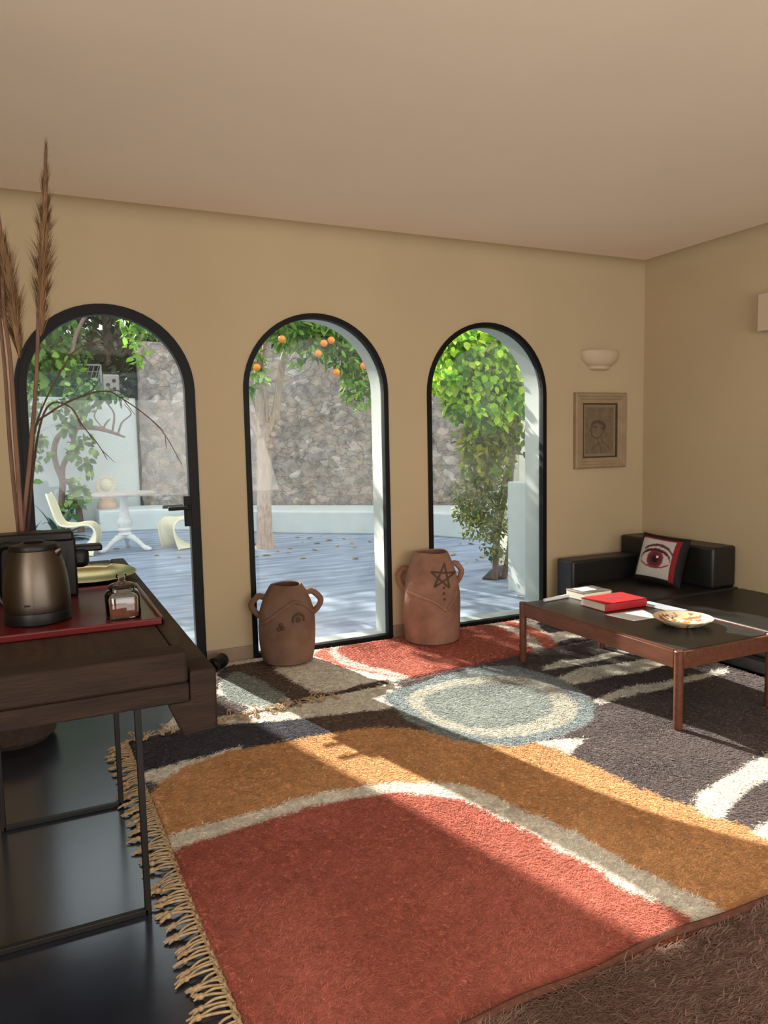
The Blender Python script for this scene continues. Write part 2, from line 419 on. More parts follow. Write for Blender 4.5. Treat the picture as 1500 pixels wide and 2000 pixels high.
l = MB().box((.905, WY-.06, 1.09),(.022,.06,.022)).box((.845, WY-.088, 1.09), (.145,.018,.024)).build('lever_handle', M['black_metal'], t, bevel=.004); l.matrix_parent_inverse = inv
l = MB().box((.905, WY+.05, 1.09),(.022,.06,.022)).box((.835, WY+.085, 1.092), (.145,.018,.024)).build('lever_handle', M['black_metal'], t, bevel=.004); l.matrix_parent_inverse = inv

# ---------------------------------------------------------------- rugs
WHITE = (242,238,228); ORANGE = (224,180,132); CORAL = (200,124,108); CHAR = (116,106,106); NAVY = (92,90,98); BROWN = (126,108,98)
GREY = (164,171,167); GREYB = (160,170,172); PEACH = (226,150,132)
def rug(name, quad, base, regions, n, length, width, label, wav=.012, thick=.018, tilt=(.35,.8), comb=0.0, dens=1.5, seed=1, jit=.012, res=.025):
    """quad: near-left, near-right, far-right, far-left corners on the floor"""
    g = np.random.default_rng(seed)
    q = np.array(quad, float)
    def place(st):
        s, t = st[:, :1], st[:, 1:]
        P = (q[0]*(1-s)+q[1]*s)*(1-t) + (q[3]*(1-s)+q[2]*s)*t
        e = np.minimum(np.minimum(st[:,0], 1-st[:,0]), np.minimum(st[:,1], 1-st[:,1]))
        P = P + np.stack([vnoise(P, .35, seed+1), vnoise(P, .35, seed+2)], 1)*wav*np.clip(1-e[:,None]*6, 0, 1)
        return P
    def colour(P):
        Pw = P + np.stack([vnoise(P, .06, seed+3), vnoise(P, .06, seed+4)], 1)*jit
        c = np.tile(np.array(srgb(base)), (len(P), 1))
        for poly, col in regions:
            c[inside(poly, Pw)] = srgb(col)
        return c
    def height(P, st):
        e = np.minimum(np.minimum(st[:,0]*np.linalg.norm(q[1]-q[0]), (1-st[:,0])*np.linalg.norm(q[1]-q[0])), np.minimum(st[:,1], 1-st[:,1])*np.linalg.norm(q[3]-q[0]))
        return thick*(.35+.65*np.clip(e/.035, 0, 1)**.5) + vnoise(P, .22, seed+5)*.003 + vnoise(P, .5, seed+6)*.004*np.clip(e/.2, 0, 1)
    w = int(np.linalg.norm(q[1]-q[0])/res)+1; h = int(np.linalg.norm(q[3]-q[0])/res)+1
    s, t = np.meshgrid(np.linspace(0,1,w+1), np.linspace(0,1,h+1)); st = np.stack([s.ravel(), t.ravel()], 1)
    P = place(st); Z = np.maximum(height(P, st), .004); Cc = colour(P)
    V = np.concatenate([np.column_stack([P, Z]), np.column_stack([P, Z*0+.001])]); nn = len(P)
    a = (np.arange(h)[:,None]*(w+1)+np.arange(w)[None]).ravel()
    F = [np.stack([a, a+1, a+w+2, a+w+1], 1), np.stack([a, a+w+1, a+w+2, a+1], 1)+nn]
    bd = np.concatenate([np.arange(w+1), np.arange(1,h+1)*(w+1)+w, h*(w+1)+np.arange(w-1,-1,-1), np.arange(h-1,0,-1)*(w+1)])
    b2 = np.roll(bd, -1); F.append(np.stack([bd, bd+nn, b2+nn, b2], 1))
    ctr = q.mean(0)
    root = thing(name, (ctr[0], ctr[1], 0), label, 'rug')
    V[:, :2] -= ctr
    npmesh('ground_weave', V, np.concatenate(F), M['pile_base'], np.concatenate([Cc*.95, Cc*.8]), root, 4, True)
    # pile: blades of wool
    st = g.uniform(0.002, .998, (n*4, 2)); P = place(st)
    d = np.hypot(P[:,0], P[:,1]); keep = g.uniform(0,1,len(P)) < np.clip((1.9/d)**dens, 0, 1); keep = np.flatnonzero(keep)[:n]
    st = st[keep]; P = P[keep]; Z = np.maximum(height(P, st), .004)-.003; c = colour(P); m = len(P); d = d[keep]
    az = comb + g.normal(0, .8, m) + 1.2*vnoise(P, .3, seed+7); tl = g.uniform(tilt[0], tilt[1], m); ln = length*g.uniform(.6, 1.2, m)
    wd = width*g.uniform(.6, 1.3, m)*np.clip(d/2.2, .8, 2.2)
    D = np.stack([np.cos(az)*np.cos(tl), np.sin(az)*np.cos(tl), np.sin(tl)], 1); X = np.stack([-np.sin(az), np.cos(az), az*0], 1)
    B = np.column_stack([P-ctr, Z])
    mid = B + D*ln[:,None]*.55; tipd = D.copy(); tipd[:,2] *= .3; tip = mid + tipd*ln[:,None]*.5
    T = np.empty((m, 5, 3)); T[:,0] = B - X*wd[:,None]/2; T[:,1] = B + X*wd[:,None]/2; T[:,2] = mid + X*wd[:,None]*.45; T[:,3] = mid - X*wd[:,None]*.45; T[:,4] = tip
    i0 = np.arange(m)*5
    tri = np.concatenate([np.stack([i0,i0+1,i0+2],1), np.stack([i0,i0+2,i0+3],1), np.stack([i0+3,i0+2,i0+4],1)])
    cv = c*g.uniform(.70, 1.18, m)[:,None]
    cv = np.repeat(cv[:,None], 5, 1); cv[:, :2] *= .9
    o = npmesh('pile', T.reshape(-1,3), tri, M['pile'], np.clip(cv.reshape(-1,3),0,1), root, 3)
    tag(o, kind='stuff')
    return root, place

regA = [
 ([(0.20,3.53),(0.35,3.85),(0.63,3.81),(0.80,3.88),(1.25,3.69),(1.28,3.45),(0.91,3.48),(0.66,3.43),(0.35,3.41)], NAVY),
 ([(1.20,3.88),(1.57,4.02),(1.93,4.04),(1.92,3.83),(1.68,3.60),(1.25,3.70),(0.79,3.83),(0.82,3.96)], WHITE),
 ([(1.25,3.69),(1.68,3.60),(1.72,3.56),(1.77,3.30),(1.67,3.29),(1.28,3.44)], BROWN),
 ([(0.34,3.42),(0.66,3.45),(0.85,3.51),(0.81,3.39),(0.45,3.20),(0.39,3.28)], WHITE),
 ([(0.36,3.19),(0.42,3.28),(0.55,3.38),(0.76,3.46),(0.96,3.47),(1.28,3.45),(1.54,3.39),(1.68,3.31),(1.78,3.17),(1.87,2.97),(1.98,2.89),(2.13,2.85),(2.16,2.82),(2.19,2.68),(2.22,2.46),(2.22,2.28),(2.29,2.06),(2.28,1.96),(2.33,1.91),(2.34,1.80),(2.34,1.74),(2.37,1.49),(2.11,1.32),(1.97,1.45),(1.86,1.48),(1.64,1.49),(0.84,1.42),(0.27,1.71),(0.21,2.60)], ORANGE),
 ([(0.29,2.80),(0.39,2.80),(0.53,2.82),(0.69,2.84),(0.87,2.85),(1.01,2.85),(1.14,2.84),(1.32,2.80),(1.45,2.74),(1.55,2.67),(1.60,2.64),(1.66,2.52),(1.70,2.31),(1.76,2.06),(1.79,1.78),(1.84,1.61),(1.86,1.53),(1.87,1.48),(1.77,1.42),(1.60,1.43),(0.84,1.42),(0.27,1.71),(0.21,2.60)], WHITE),
 ([(0.28,2.69),(0.39,2.69),(0.50,2.71),(0.67,2.74),(0.84,2.75),(0.97,2.76),(1.10,2.74),(1.25,2.73),(1.39,2.64),(1.47,2.58),(1.52,2.51),(1.59,2.27),(1.61,2.04),(1.65,1.91),(1.66,1.74),(1.72,1.64),(1.73,1.57),(1.73,1.51),(1.69,1.41),(0.81,1.37),(0.26,1.65),(0.14,2.33)], CORAL),
 ([(2.13,2.86),(2.29,2.83),(2.38,2.77),(2.28,2.73),(2.19,2.68),(2.17,2.78)], WHITE),
 ([(2.93,3.83),(3.08,3.87),(3.34,3.83),(3.71,3.89),(3.76,3.79),(3.40,3.76),(3.02,3.73),(2.86,3.74)], WHITE),
 ([(2.82,3.58),(3.07,3.66),(3.29,3.64),(3.46,3.63),(3.76,3.61),(3.78,3.51),(3.44,3.42),(3.14,3.45),(2.84,3.42)], WHITE),
 ([(2.76,3.19),(3.10,3.25),(3.24,3.23),(3.49,3.22),(3.91,3.23),(3.81,3.14),(3.41,3.14),(3.16,3.12),(2.98,3.12),(2.76,3.10)], WHITE),
 ([(2.29,2.05),(2.39,2.12),(2.54,2.16),(2.69,2.19),(2.88,2.23),(3.02,2.26),(3.37,2.30),(3.34,2.17),(2.97,2.12),(2.78,2.07),(2.65,2.05),(2.53,2.02),(2.38,1.96),(2.31,1.91),(2.28,1.96)], WHITE),
 ([(2.33,1.82),(2.47,1.84),(2.72,1.87),(2.73,1.73),(2.37,1.56),(2.33,1.73)], WHITE),
 (smooth_closed([(1.73,3.71),(1.75,3.82),(1.96,3.91),(2.10,3.93),(2.41,4.00),(2.71,3.98),(2.80,3.83),(2.84,3.44),(2.75,3.11),(2.52,2.92),(2.35,2.86),(2.15,2.85),(1.97,2.89),(1.84,3.00),(1.76,3.16),(1.71,3.34),(1.70,3.54)],2), GREYB),
 (smooth_closed([(1.83,3.69),(1.96,3.81),(2.15,3.86),(2.32,3.86),(2.53,3.80),(2.71,3.64),(2.73,3.34),(2.61,3.08),(2.37,2.95),(2.14,2.93),(1.92,3.03),(1.84,3.22),(1.80,3.42)],2), (208,205,194)),
 (smooth_closed([(1.90,3.65),(2.05,3.74),(2.31,3.76),(2.53,3.68),(2.64,3.49),(2.57,3.25),(2.38,3.10),(2.11,3.07),(1.95,3.13),(1.89,3.31),(1.87,3.48)],2), GREY),
]
rugA, plA = rug('shaggy_rug', [(.405,1.515),(3.93,1.50),(3.93,4.22),(.345,3.845)], CHAR, regA, 430000, .030, .0034,
    'large shag rug with orange arch, coral field and knotted cream fringe in the foreground', comb=-1.1, tilt=(.12,.42), seed=3)
regB = [
 ([(0.48,3.88),(1.04,4.88),(1.22,4.97),(1.92,5.11),(4.06,5.02),(3.75,4.06),(2.75,3.92),(1.63,3.87)], WHITE),
 ([(1.09,4.85),(1.41,4.87),(1.35,4.60),(1.39,4.36),(1.43,4.09),(1.50,4.02),(1.72,4.07),(1.90,4.09),(1.90,4.01),(1.67,3.95),(1.46,3.92),(1.37,3.91),(1.26,3.96),(1.25,4.16),(1.19,4.57),(1.05,4.72)], BROWN),
 ([(0.90,4.59),(1.08,4.83),(1.11,4.74),(0.95,4.50),(0.91,4.35),(0.95,4.16),(1.03,4.00),(0.96,3.94),(0.77,3.97)], CHAR),
 (smooth_closed([(0.95,4.50),(1.10,4.73),(1.17,4.65),(1.23,4.38),(1.25,4.13),(1.23,3.97),(1.06,3.99),(0.93,4.18)],1), GREY),
 (smooth_closed([(1.68,4.79),(1.75,4.89),(1.99,5.07),(2.47,5.18),(3.02,5.17),(3.37,5.08),(3.49,4.83),(3.44,4.44),(3.25,4.04),(3.06,3.87),(2.69,3.83),(2.30,3.81),(2.09,3.91),(1.91,4.17),(1.76,4.50)],2), PEACH),
 (smooth_closed([(1.80,4.83),(1.94,5.00),(2.42,5.17),(3.02,5.17),(3.27,5.02),(3.36,4.83),(3.29,4.39),(3.11,3.98),(2.80,3.77),(2.43,3.74),(2.11,3.81),(2.00,4.07),(1.84,4.35),(1.79,4.62)],2), (222,216,206)),
 (smooth_closed([(1.87,4.83),(1.99,4.97),(2.42,5.09),(2.97,5.08),(3.20,4.94),(3.28,4.82),(3.19,4.38),(2.99,3.99),(2.68,3.76),(2.33,3.69),(2.14,3.79),(2.07,4.06),(1.95,4.35),(1.88,4.58)],2), CORAL),
 ([(3.57,4.76),(3.74,4.79),(3.92,4.78),(3.83,4.50),(3.60,4.45),(3.45,4.47)], CHAR),
 ([(3.26,4.16),(3.40,4.26),(3.69,4.26),(4.21,4.28),(4.17,3.98),(3.64,3.94),(3.18,3.94)], CHAR),
]
rugB, plB = rug('oval_pattern_rug', [(.50,3.875),(3.85,4.225),(3.84,4.955),(1.07,4.945)], WHITE, regB, 90000, .026, .0046,
    'shag rug along the arched windows with a coral oval under the taller clay jar', comb=-1.1, tilt=(.12,.42), seed=21, thick=.014)
rugC, plC = rug('long_pile_rug', [(.72,.62),(3.3,.62),(3.3,1.503),(.72,1.498)], (150,124,112), [], 150000, .045, .0034,
    'brown long-pile rug at the front right under the big rug edge', comb=-1.1, tilt=(.2,.75), seed=33, thick=.020, dens=.6)

# fringe: knotted cords along the left edge and the far left edge of the big rug
def tassel(p, dirv, ln, seed, parent, onto=0.0):
    g = random.Random(seed); b = MB(); d = Vector((*dirv, 0)).normalized(); sd = Vector((-d.y, d.x, 0))
    p = Vector((p[0], p[1], .014+onto)); k = p + d*ln*.72 + sd*g.uniform(-.012,.012); k.z = .011+onto
    for e in (-1, 1):
        a = p + sd*e*g.uniform(.007,.014)
        m_ = (a+k)/2 + sd*e*.004 + Vector((0,0,.006)); b.tube(catmull([a, m_, k], 4), [.0036]*9, 6)
    b.ball(k, .0105*g.uniform(.9,1.2), 5, .8)
    for e in range(4):
        t = k + d*ln*g.uniform(.2,.34) + sd*g.uniform(-.014,.014); t.z = .006+onto
        b.tube([k, (k+t)/2+Vector((0,0,.003)), t], [.005,.0045,.0022], 5)
    o = b.build('tassel', M['cord']); o.parent = parent; o.matrix_parent_inverse = Matrix.Translation(parent.location).inverted(); return o
n1 = 64
for i in range(n1):
    t = (i+.5)/n1; y = 1.53+t*(3.83-1.53); x = .405-.06*(y-1.515)/2.33 - .004
    tassel((x, y), (-1, rnd.uniform(-.55,.35)), .105*rnd.uniform(.85,1.2), 100+i, rugA)
n2 = 34
for i in range(n2):
    t = (i+.5)/n2; x = .36+t*(1.50-.36); y = 3.845+(x-.345)*.1046
    tassel((x, y), (rnd.uniform(-.5,.7), -1 if i % 5 else .6), .085*rnd.uniform(.8,1.2), 300+i, rugA, .022)
b = MB()
for (a, c) in (((.401,1.52),(.343,3.84)),((.343,3.84),(1.50,3.962))):
    a = Vector((*a,.012)); c = Vector((*c,.012)); nn = int((c-a).length/.012); d = (c-a).normalized(); sd = Vector((-d.y,d.x,0))
    for s_ in (-1, 1):
        pts = [a+(c-a)*i/nn + sd*(.004*s_+.0035*math.sin(i*PI/2+s_)) + Vector((0,0,.004*math.cos(i*PI/2)*s_)) for i in range(nn+1)]
        b.tube(pts, .0055, 6)
bb_ = MB(); bb_.tube([(x_, 1.507+.010*math.sin(x_*5.1)+.006*math.sin(x_*13), .020+.004*math.sin(x_*8)) for x_ in [.41+3.5*i/90 for i in range(91)]], .012, 8)
o = bb_.build('rolled_edge', mat('woven_rug_edge', (92,54,40), .95, var=.25, scale=40, bump=.5, bscale=160)); o.parent = rugA; o.matrix_parent_inverse = Matrix.Translation(rugA.location).inverted()
o = b.build('braided_edge', M['cord']); o.parent = rugA; o.matrix_parent_inverse = Matrix.Translation(rugA.location).inverted()

# ---------------------------------------------------------------- clay jars
def jar(name, loc, prof, label, m, left, right, rope, extra):
    az = math.atan2(-loc[0], loc[1])
    t = thing(name, loc, label, 'jar', 'clay jars by the arched windows', az)
    zs = [p[1] for p in prof]; rs = [p[0] for p in prof]
    rad = lambda z: float(np.interp(z, zs, rs))
    inner = [(max(r-.016, .01), z) for r, z in prof]
    body = prof + [(prof[-1][0]-.006, prof[-1][1]+.006), (prof[-1][0]-.016, prof[-1][1])] + [(r, max(z, .03)) for r, z in inner[::-1][1:]] + [(.001, .03)]
    b = MB().lathe([(.001,0)]+body, n=56)
    g = np.random.default_rng(5)
    V = np.array(b.v); a = np.arctan2(V[:,1], V[:,0]); k = 1+.012*np.sin(2*a+V[:,2]*7)+.008*np.sin(3*a-V[:,2]*11); V[:,:2] *= k[:,None]
    V[:,2] += .004*np.sin(a*2)*(V[:,2]/max(zs)); b.v = [tuple(p) for p in V]
    b.build('body', m, t)
    def sp(dx, z, out=.0):
        r = rad(z); s_ = max(-.995, min(.995, dx/r)); x = r*s_; y = -r*math.sqrt(1-s_*s_); k = 1+out/r
        return Vector((x*k, y*k, z))
    for sgn, (zt, zb, yb, reach) in ((-1, left), (1, right)):
        rt, rb = rad(zt), rad(zb)
        ang = math.asin(max(-1,min(1,yb)))
        u = Vector((sgn*math.cos(ang), math.sin(ang), 0))
        pts = catmull([u*(rt-.012)+Vector((0,0,zt)), u*(rt+reach*.62)+Vector((0,0,zt+.012)), u*(max(rt,rb)+reach)+Vector((0,0,zt*.62+zb*.38)), u*(rb+reach*.55)+Vector((0,0,zb+.015)), u*(rb-.012)+Vector((0,0,zb-.022))], 5)
        hb = MB(); hb.tube(pts, [.024]+[.021]*(len(pts)-2)+[.020], 10)
        hb.box(u*(rt+reach*.35)+Vector((0,0,zt+.018)), (.075,.042,.018), math.atan2(u.y,u.x))
        hb.build('handle', m, t, bevel=.004)
    rp = MB(); pts = catmull([sp(dx, z, .003) for dx, z in rope], 6); rp.tube(pts, [.012+.003*(i%2) for i in range(len(pts))], 8)
    rp.build('rope_relief', m, t)
    extra(t, sp)
P1 = [(.150,0),(.168,.012),(.178,.05),(.186,.12),(.190,.22),(.188,.30),(.180,.36),(.162,.42),(.138,.475),(.118,.51),(.108,.525)]
def ex1(t, sp):
    b = MB(); c = [(0.075,0.320)][0]
    b.tube([sp(c[0]+.036*math.cos(a), c[1]+.034*math.sin(a), .003) for a in [PI*(-.15+1.3*i/14) for i in range(15)]], .0085, 7)
    b.tube([sp(c[0]+.012*math.cos(a), c[1]-.004+.012*math.sin(a), .002) for a in [2*PI*i/10 for i in range(11)]], .006, 6)
    b.build('eye_relief', M['clay_dark'], t)
    b = MB()
    for k in range(3):
        c = [(-0.041,0.289),(-0.027,0.268),(-0.055,0.262)][k]; p = sp(*c, -.006); b.ball(p, .016, 6)
    b.build('scorch_mark', M['clay_dark'], t)
jar('clay_jar', (1.50,4.765,.02), P1, 'shorter brown clay jar with two handles and a rope relief, beside the door', M['clay'], (.435,.325,.12,.052), (.462,.345,-.05,.050),
    [(-0.170,0.278),(-0.126,0.311),(-0.041,0.377),(0.044,0.429),(0.078,0.425),(0.119,0.404),(0.160,0.359),(0.184,0.335)], ex1)
P2 = [(.185,0),(.200,.012),(.205,.06),(.208,.16),(.209,.28),(.206,.36),(.196,.44),(.178,.52),(.156,.585),(.136,.635),(.126,.655)]
def ex2(t, sp):
    c = [(0.082,0.499)][0]; R = .092
    P = [(c[0]+R*math.sin(2*PI*k/5+.12), c[1]+R*math.cos(2*PI*k/5+.12)) for k in range(5)]
    b = MB()
    for k in range(5):
        a, e = P[k], P[(k+2)%5]
        b.tube([sp(a[0]+(e[0]-a[0])*i/8, a[1]+(e[1]-a[1])*i/8, .002) for i in range(9)], .0075, 6)
    b.build('star_relief', M['clay_dark'], t)
    for c in [(0.089,0.422),(0.089,0.381),(0.093,0.340)]: MB().ball(sp(*c, -.002), .0095, 5).build('dot_relief', M['clay_dark'], t)
jar('clay_jar', (2.615,4.745,.02), P2, 'taller terracotta jar with an incised star, between the two arched windows', M['clay2'], (.515,.385,.25,.05), (.545,.42,.42,.05),
    [(-0.167,0.379),(-0.108,0.367),(-0.033,0.347),(0.041,0.312),(0.089,0.270),(0.108,0.262),(0.134,0.295),(0.163,0.339),(0.182,0.375)], ex2)

# ---------------------------------------------------------------- doorstop-like black tube on the floor
t = thing('black_tube', (1.07,4.86,.012), 'small hollow black cylinder lying on the floor beside the door frame', 'cylinder')
Mx = Matrix.Rotation(math.radians(-38), 3, 'Z') @ Matrix.Rotation(PI/2, 3, 'X')
MB().ring([(.048,0),(.048,.13),(.034,.13),(.034,0)], (0,0,.048), 28, M=Mx).build('tube_wall', M['black_plastic'], t, bevel=.003)
MB().lathe([(.001,.05),(.034,.05)], (0,0,.048), 24, M=Mx).build('inner_disc', M['skirting'], t)

# ---------------------------------------------------------------- corner sofa
t = thing('sofa', (4.40,4.40,0), 'black leather corner sofa module with arm and back in the room corner', 'sofa')
inv = Matrix.Translation(t.location).inverted()
def sp_(name, a, b_, m, bev=.018, par=None):
    o = MB().span(a, b_).build(name, m, par, bevel=bev, seg=3); o.parent = par; o.matrix_parent_inverse = Matrix.Translation(par.location).inverted(); return o
sp_('base', (3.95,3.945,.02), (4.885,4.90,.13), M['leather'], .01, t)
sp_('seat', (3.94,3.935,.13), (4.89,4.68,.315), M['leather'], .02, t)
sp_('armrest', (3.88,4.685,.02), (4.625,4.89,.50), M['leather'], .02, t)
sp_('backrest', (4.63,3.97,.315), (4.885,4.955,.635), M['leather'], .022, t)
t = thing('sofa', (4.40,3.30,0), 'black leather backless seat module of the sofa behind the coffee table', 'sofa')
sp_('base', (3.97,2.02,.02), (4.885,3.92,.13), M['leather'], .01, t)
sp_('seat', (3.95,2.0,.13), (4.89,3.928,.31), M['leather'], .02, t)

# eye cushion
def cushion():
    w = .40; n = 60
    u = np.linspace(-1,1,n+1); uu, vv = np.meshgrid(u, u)
    e = (1-np.abs(uu)**3.2)*(1-np.abs(vv)**3.2); th = .075*np.clip(e,0,1)**.55
    pin = 1-.06*np.cos(vv*PI/2)*0
    X = uu*w/2*(1-.05*(1-vv**2)); Z = vv*w/2*(1-.05*(1-uu**2))
    # picture: x,z in [-1,1] of the print panel
    c = np.zeros(uu.shape+(3,)); c[:] = srgb((24,20,20))
    px, pz = (uu+.10)/.74, (vv-.0)/.80
    panel = (np.abs(px) < 1) & (np.abs(pz) < 1)
    c[panel] = srgb((178,174,168))
    bor = (uu > .60) & (uu < .80) & (np.abs(vv) < .86); c[bor] = srgb((128,26,28))
    bor = (vv > .78) & (vv < .86) & (uu > -.84) & (uu < .80); c[bor] = srgb((128,26,28))
    x, z = px, pz+.08
    up = .52*np.sqrt(np.clip(1-(x/.86)**2,0,1)); lo = -.40*np.sqrt(np.clip(1-(x/.86)**2,0,1))
    eye = (z < up) & (z > lo) & (np.abs(x) < .86)
    c[eye & panel] = srgb((186,172,170))
    rr = np.hypot(x*.95, z-.03)
    c[eye & (rr < .47)] = srgb((120,52,58)); c[eye & (rr < .36)] = srgb((92,30,38)); c[eye & (rr < .18)] = srgb((26,14,18))
    c[(np.hypot(x-.12, z-.16) < .07)] = srgb((230,220,220))
    lid = (np.abs(z-up) < .075) & (np.abs(x) < .88); c[lid & panel] = srgb((70,26,32))
    lid = (np.abs(z-lo) < .04) & (np.abs(x) < .84); c[lid & panel] = srgb((110,50,54))
    brow = .78*np.sqrt(np.clip(1-((x-.05)/1.0)**2,0,1)); bw = (np.abs(z-brow) < .07) & (x > -.75) & (z > .25); c[bw & panel] = srgb((84,40,46))
    V = np.concatenate([np.stack([X, -th, Z], -1).reshape(-1,3), np.stack([X, th, Z], -1).reshape(-1,3)])
    bc = np.tile(np.array(srgb((24,20,20))), ((n+1)**2, 1))
    N = (n+1)**2; a = (np.arange(n)[:,None]*(n+1)+np.arange(n)[None]).ravel()
    F = np.concatenate([np.stack([a,a+1,a+n+2,a+n+1],1), np.stack([a,a+n+1,a+n+2,a+1],1)+N])
    o = npmesh('eye_cushion', V, F, M['print'], np.concatenate([c.reshape(-1,3), bc]), None, 4, True)
    return tag(o, 'square black cushion printed with a large red and white eye, on the sofa', 'cushion')
cu = cushion()
yaw = math.radians(-72)
cu.matrix_world = Matrix.Translation((4.475,4.33,.508)) @ Matrix.Rotation(yaw,4,'Z') @ Matrix.Rotation(math.radians(-17),4,'X') @ Matrix.Rotation(math.radians(5),4,'Y')

# ---------------------------------------------------------------- coffee table
TZ = .425
t = thing('coffee_table', (3.195,3.295,.022), 'low brown wooden coffee table with a black top, in front of the sofa', 'table')
hx, hy = .358, .675
TH = TZ-.022
for sx, sy in ((-1,-1),(1,-1),(1,1),(-1,1)):
    MB().lathe([(.001,0),(.021,0),(.023,.01),(.0235,TH-.02),(.0235,TH-.004),(.020,TH),(.001,TH)], (sx*(hx-.022), sy*(hy-.022), 0), 20).build('leg', M['wood_red'], t)
for sy in (-1, 1): MB().box((0, sy*(hy-.020), TH-.05), (2*hx-.09,.024,.085)).build('apron', M['wood_red'], t, bevel=.003)
for sx in (-1, 1): MB().box((sx*(hx-.020), 0, TH-.05), (.024,2*hy-.09,.085)).build('apron', M['wood_red'], t, bevel=.003)
MB().box((0,0,TH-.014), (2*hx-.066,2*hy-.066,.02)).build('table_top', M['wood_table_top'], t, bevel=.003)
for sx in (-1,1): MB().box((sx*(hx-.022),0,TH-.004),(.018,2*hy-.1,.008)).build('top_edge', M['wood_red'], t)
TT = TZ - .003
def book(name, c, size, rz, cover, label, thick_cover=.004, z=TT, extra=None):
    t = thing(name, (c[0], c[1], z), label, 'book', None, rz)
    w, d, h = size
    MB().box((0,0,h/2), (w-.006, d-.008, h-2*thick_cover)).build('pages', M['pages'], t)
    MB().box((0,0,thick_cover/2),(w,d,thick_cover)).box((0,0,h-thick_cover/2),(w,d,thick_cover)).box((0,-d/2+.003,h/2),(w,.006,h)).build('cover', cover, t, bevel=.0015)
    if extra: extra(t, w, d, h)
    return t
def redmarks(t, w, d, h):
    b = MB()
    for k in range(9): b.box((-w*.16+k*w*.04, d*.02, h+.0004), (w*.026,.022+.006*(k%3),.0008))
    b.build('cover_lettering', M['clay_dark'], t)
book('hardback_book', (3.295,3.58), (.34,.23,.05), 0, M['red_cover'], 'thick red hardback book lying in the middle of the coffee table', extra=redmarks)
def whitemark(t, w, d, h):
    MB().box((.02,.02,h+.0006),(w*.55,d*.5,.001)).build('cover_picture', M['paper'], t)
book('hardback_book', (3.335,3.86), (.19,.235,.052), PI/2, M['dark_cover'], 'dark grey hardback book with white cover picture, at the window end of the coffee table', extra=whitemark)
b = MB(); n = 10; V = []; F = []
qa, qb, qc, qd = Vector((3.075,3.42,0)), Vector((3.112,3.215,0)), Vector((3.30,3.20,0)), Vector((3.37,3.41,0))
for j in range(n+1):
    for i in range(n+1):
        p = (qa*(1-i/n)+qb*(i/n))*(1-j/n)+(qd*(1-i/n)+qc*(i/n))*(j/n); V.append((p.x,p.y,TT+.0012+.004*max(0,(i/n-.7))*(j/n)))
for j in range(n):
    for i in range(n): F.append((j*(n+1)+i, j*(n+1)+i+1, (j+1)*(n+1)+i+1, (j+1)*(n+1)+i))
o = MB().add(V, F).build('paper_sheet', M['paper']); md = o.modifiers.new('t','SOLIDIFY'); md.thickness = .001
tag(o, 'loose white paper sheet lying beside the red book on the coffee table', 'paper')
t = thing('magazine', (3.505,3.375,TT), 'folded pale magazine at the sofa edge of the coffee table', 'magazine', None, math.radians(3))
MB().box((0,0,.005),(.09,.30,.009)).build('pages', M['pages'], t, bevel=.002)
MB().box((0,0,.0105),(.088,.298,.002)).build('cover', mat('pale_blue_cover', (170,180,196), .3, var=.1), t)
o = MB().tube([(2.985,3.885,TT+.012),(3.10,3.90,TT+.012),(3.205,3.915,TT+.012)], [.011,.012,.012], 14).build('paper_roll', M['paper'])
tag(o, 'thin rolled white paper at the window end of the coffee table', 'paper')

def plate():
    c = (3.292,3.02,TT); prof = [(.0,.006),(.03,.0062),(.06,.0065),(.085,.008),(.105,.014),(.125,.024),(.145,.034),(.160,.041),(.163,.044),(.160,.0405),(.143,.028),(.12,.014),(.10,.004),(.09,.0),(.0,.0)]
    fine = []
    for a, e in zip(prof[:-1], prof[1:]):
        k = 6 if a[1] >= .006 and e[0] > a[0] else 1
        fine += [(a[0]+(e[0]-a[0])*i/k, a[1]+(e[1]-a[1])*i/k) for i in range(k)]
    fine.append(prof[-1]); n = 160; V = []; m_ = len(fine)
    for r, z in fine:
        for k in range(n): V.append((max(r,.0005)*math.cos(2*PI*k/n), max(r,.0005)*math.sin(2*PI*k/n), z))
    V = np.array(V); i = np.arange(m_-1)[:,None]*n; k = np.arange(n)[None]
    F = np.stack([(i+k).ravel(), (i+(k+1)%n).ravel(), (i+n+(k+1)%n).ravel(), (i+n+k).ravel()], 1)
    col = np.tile(np.array(srgb((206,186,156))), (len(V),1))
    P = V[:, :2]; r = np.hypot(P[:,0], P[:,1]); top = np.arange(len(V)) < 9*6*n
    nz = vnoise(P+5, .03, 71)+.6*vnoise(P+5, .012, 72)
    col[top & (r < .15) & (nz > .35)] = srgb((150,104,66)); col[top & (r < .10) & (vnoise(P+9,.04,73) > .35)] = srgb((206,120,52)); col[top & (r < .12) & (vnoise(P+3,.05,74) > .45)] = srgb((232,222,204))
    # looping hand-painted strokes round the upper rim
    X, Y = P[:,0], P[:,1]; ang = np.arctan2(Y-.0, X)
    rot = math.radians(62); xr = X*math.cos(-rot)-Y*math.sin(-rot); yr = X*math.sin(-rot)+Y*math.cos(-rot)
    for x0, x1, a, f, y0 in ((-.10,-.03,.016,160,.085),(-.02,.07,.014,130,.092),(.075,.12,.010,200,.06),(-.12,-.05,.008,180,-.02),(.02,.11,.010,150,.02)):
        st = (xr > x0) & (xr < x1) & (np.abs(yr-(y0+a*np.sin(xr*f))) < .006); col[st & top] = srgb((70,36,28))
    o = npmesh('ceramic_plate', V, F, M['print'], col, None, 4, True); o.location = c
    tag(o, 'round cream ceramic plate with brown brush strokes, at the near end of the coffee table', 'plate')
plate()

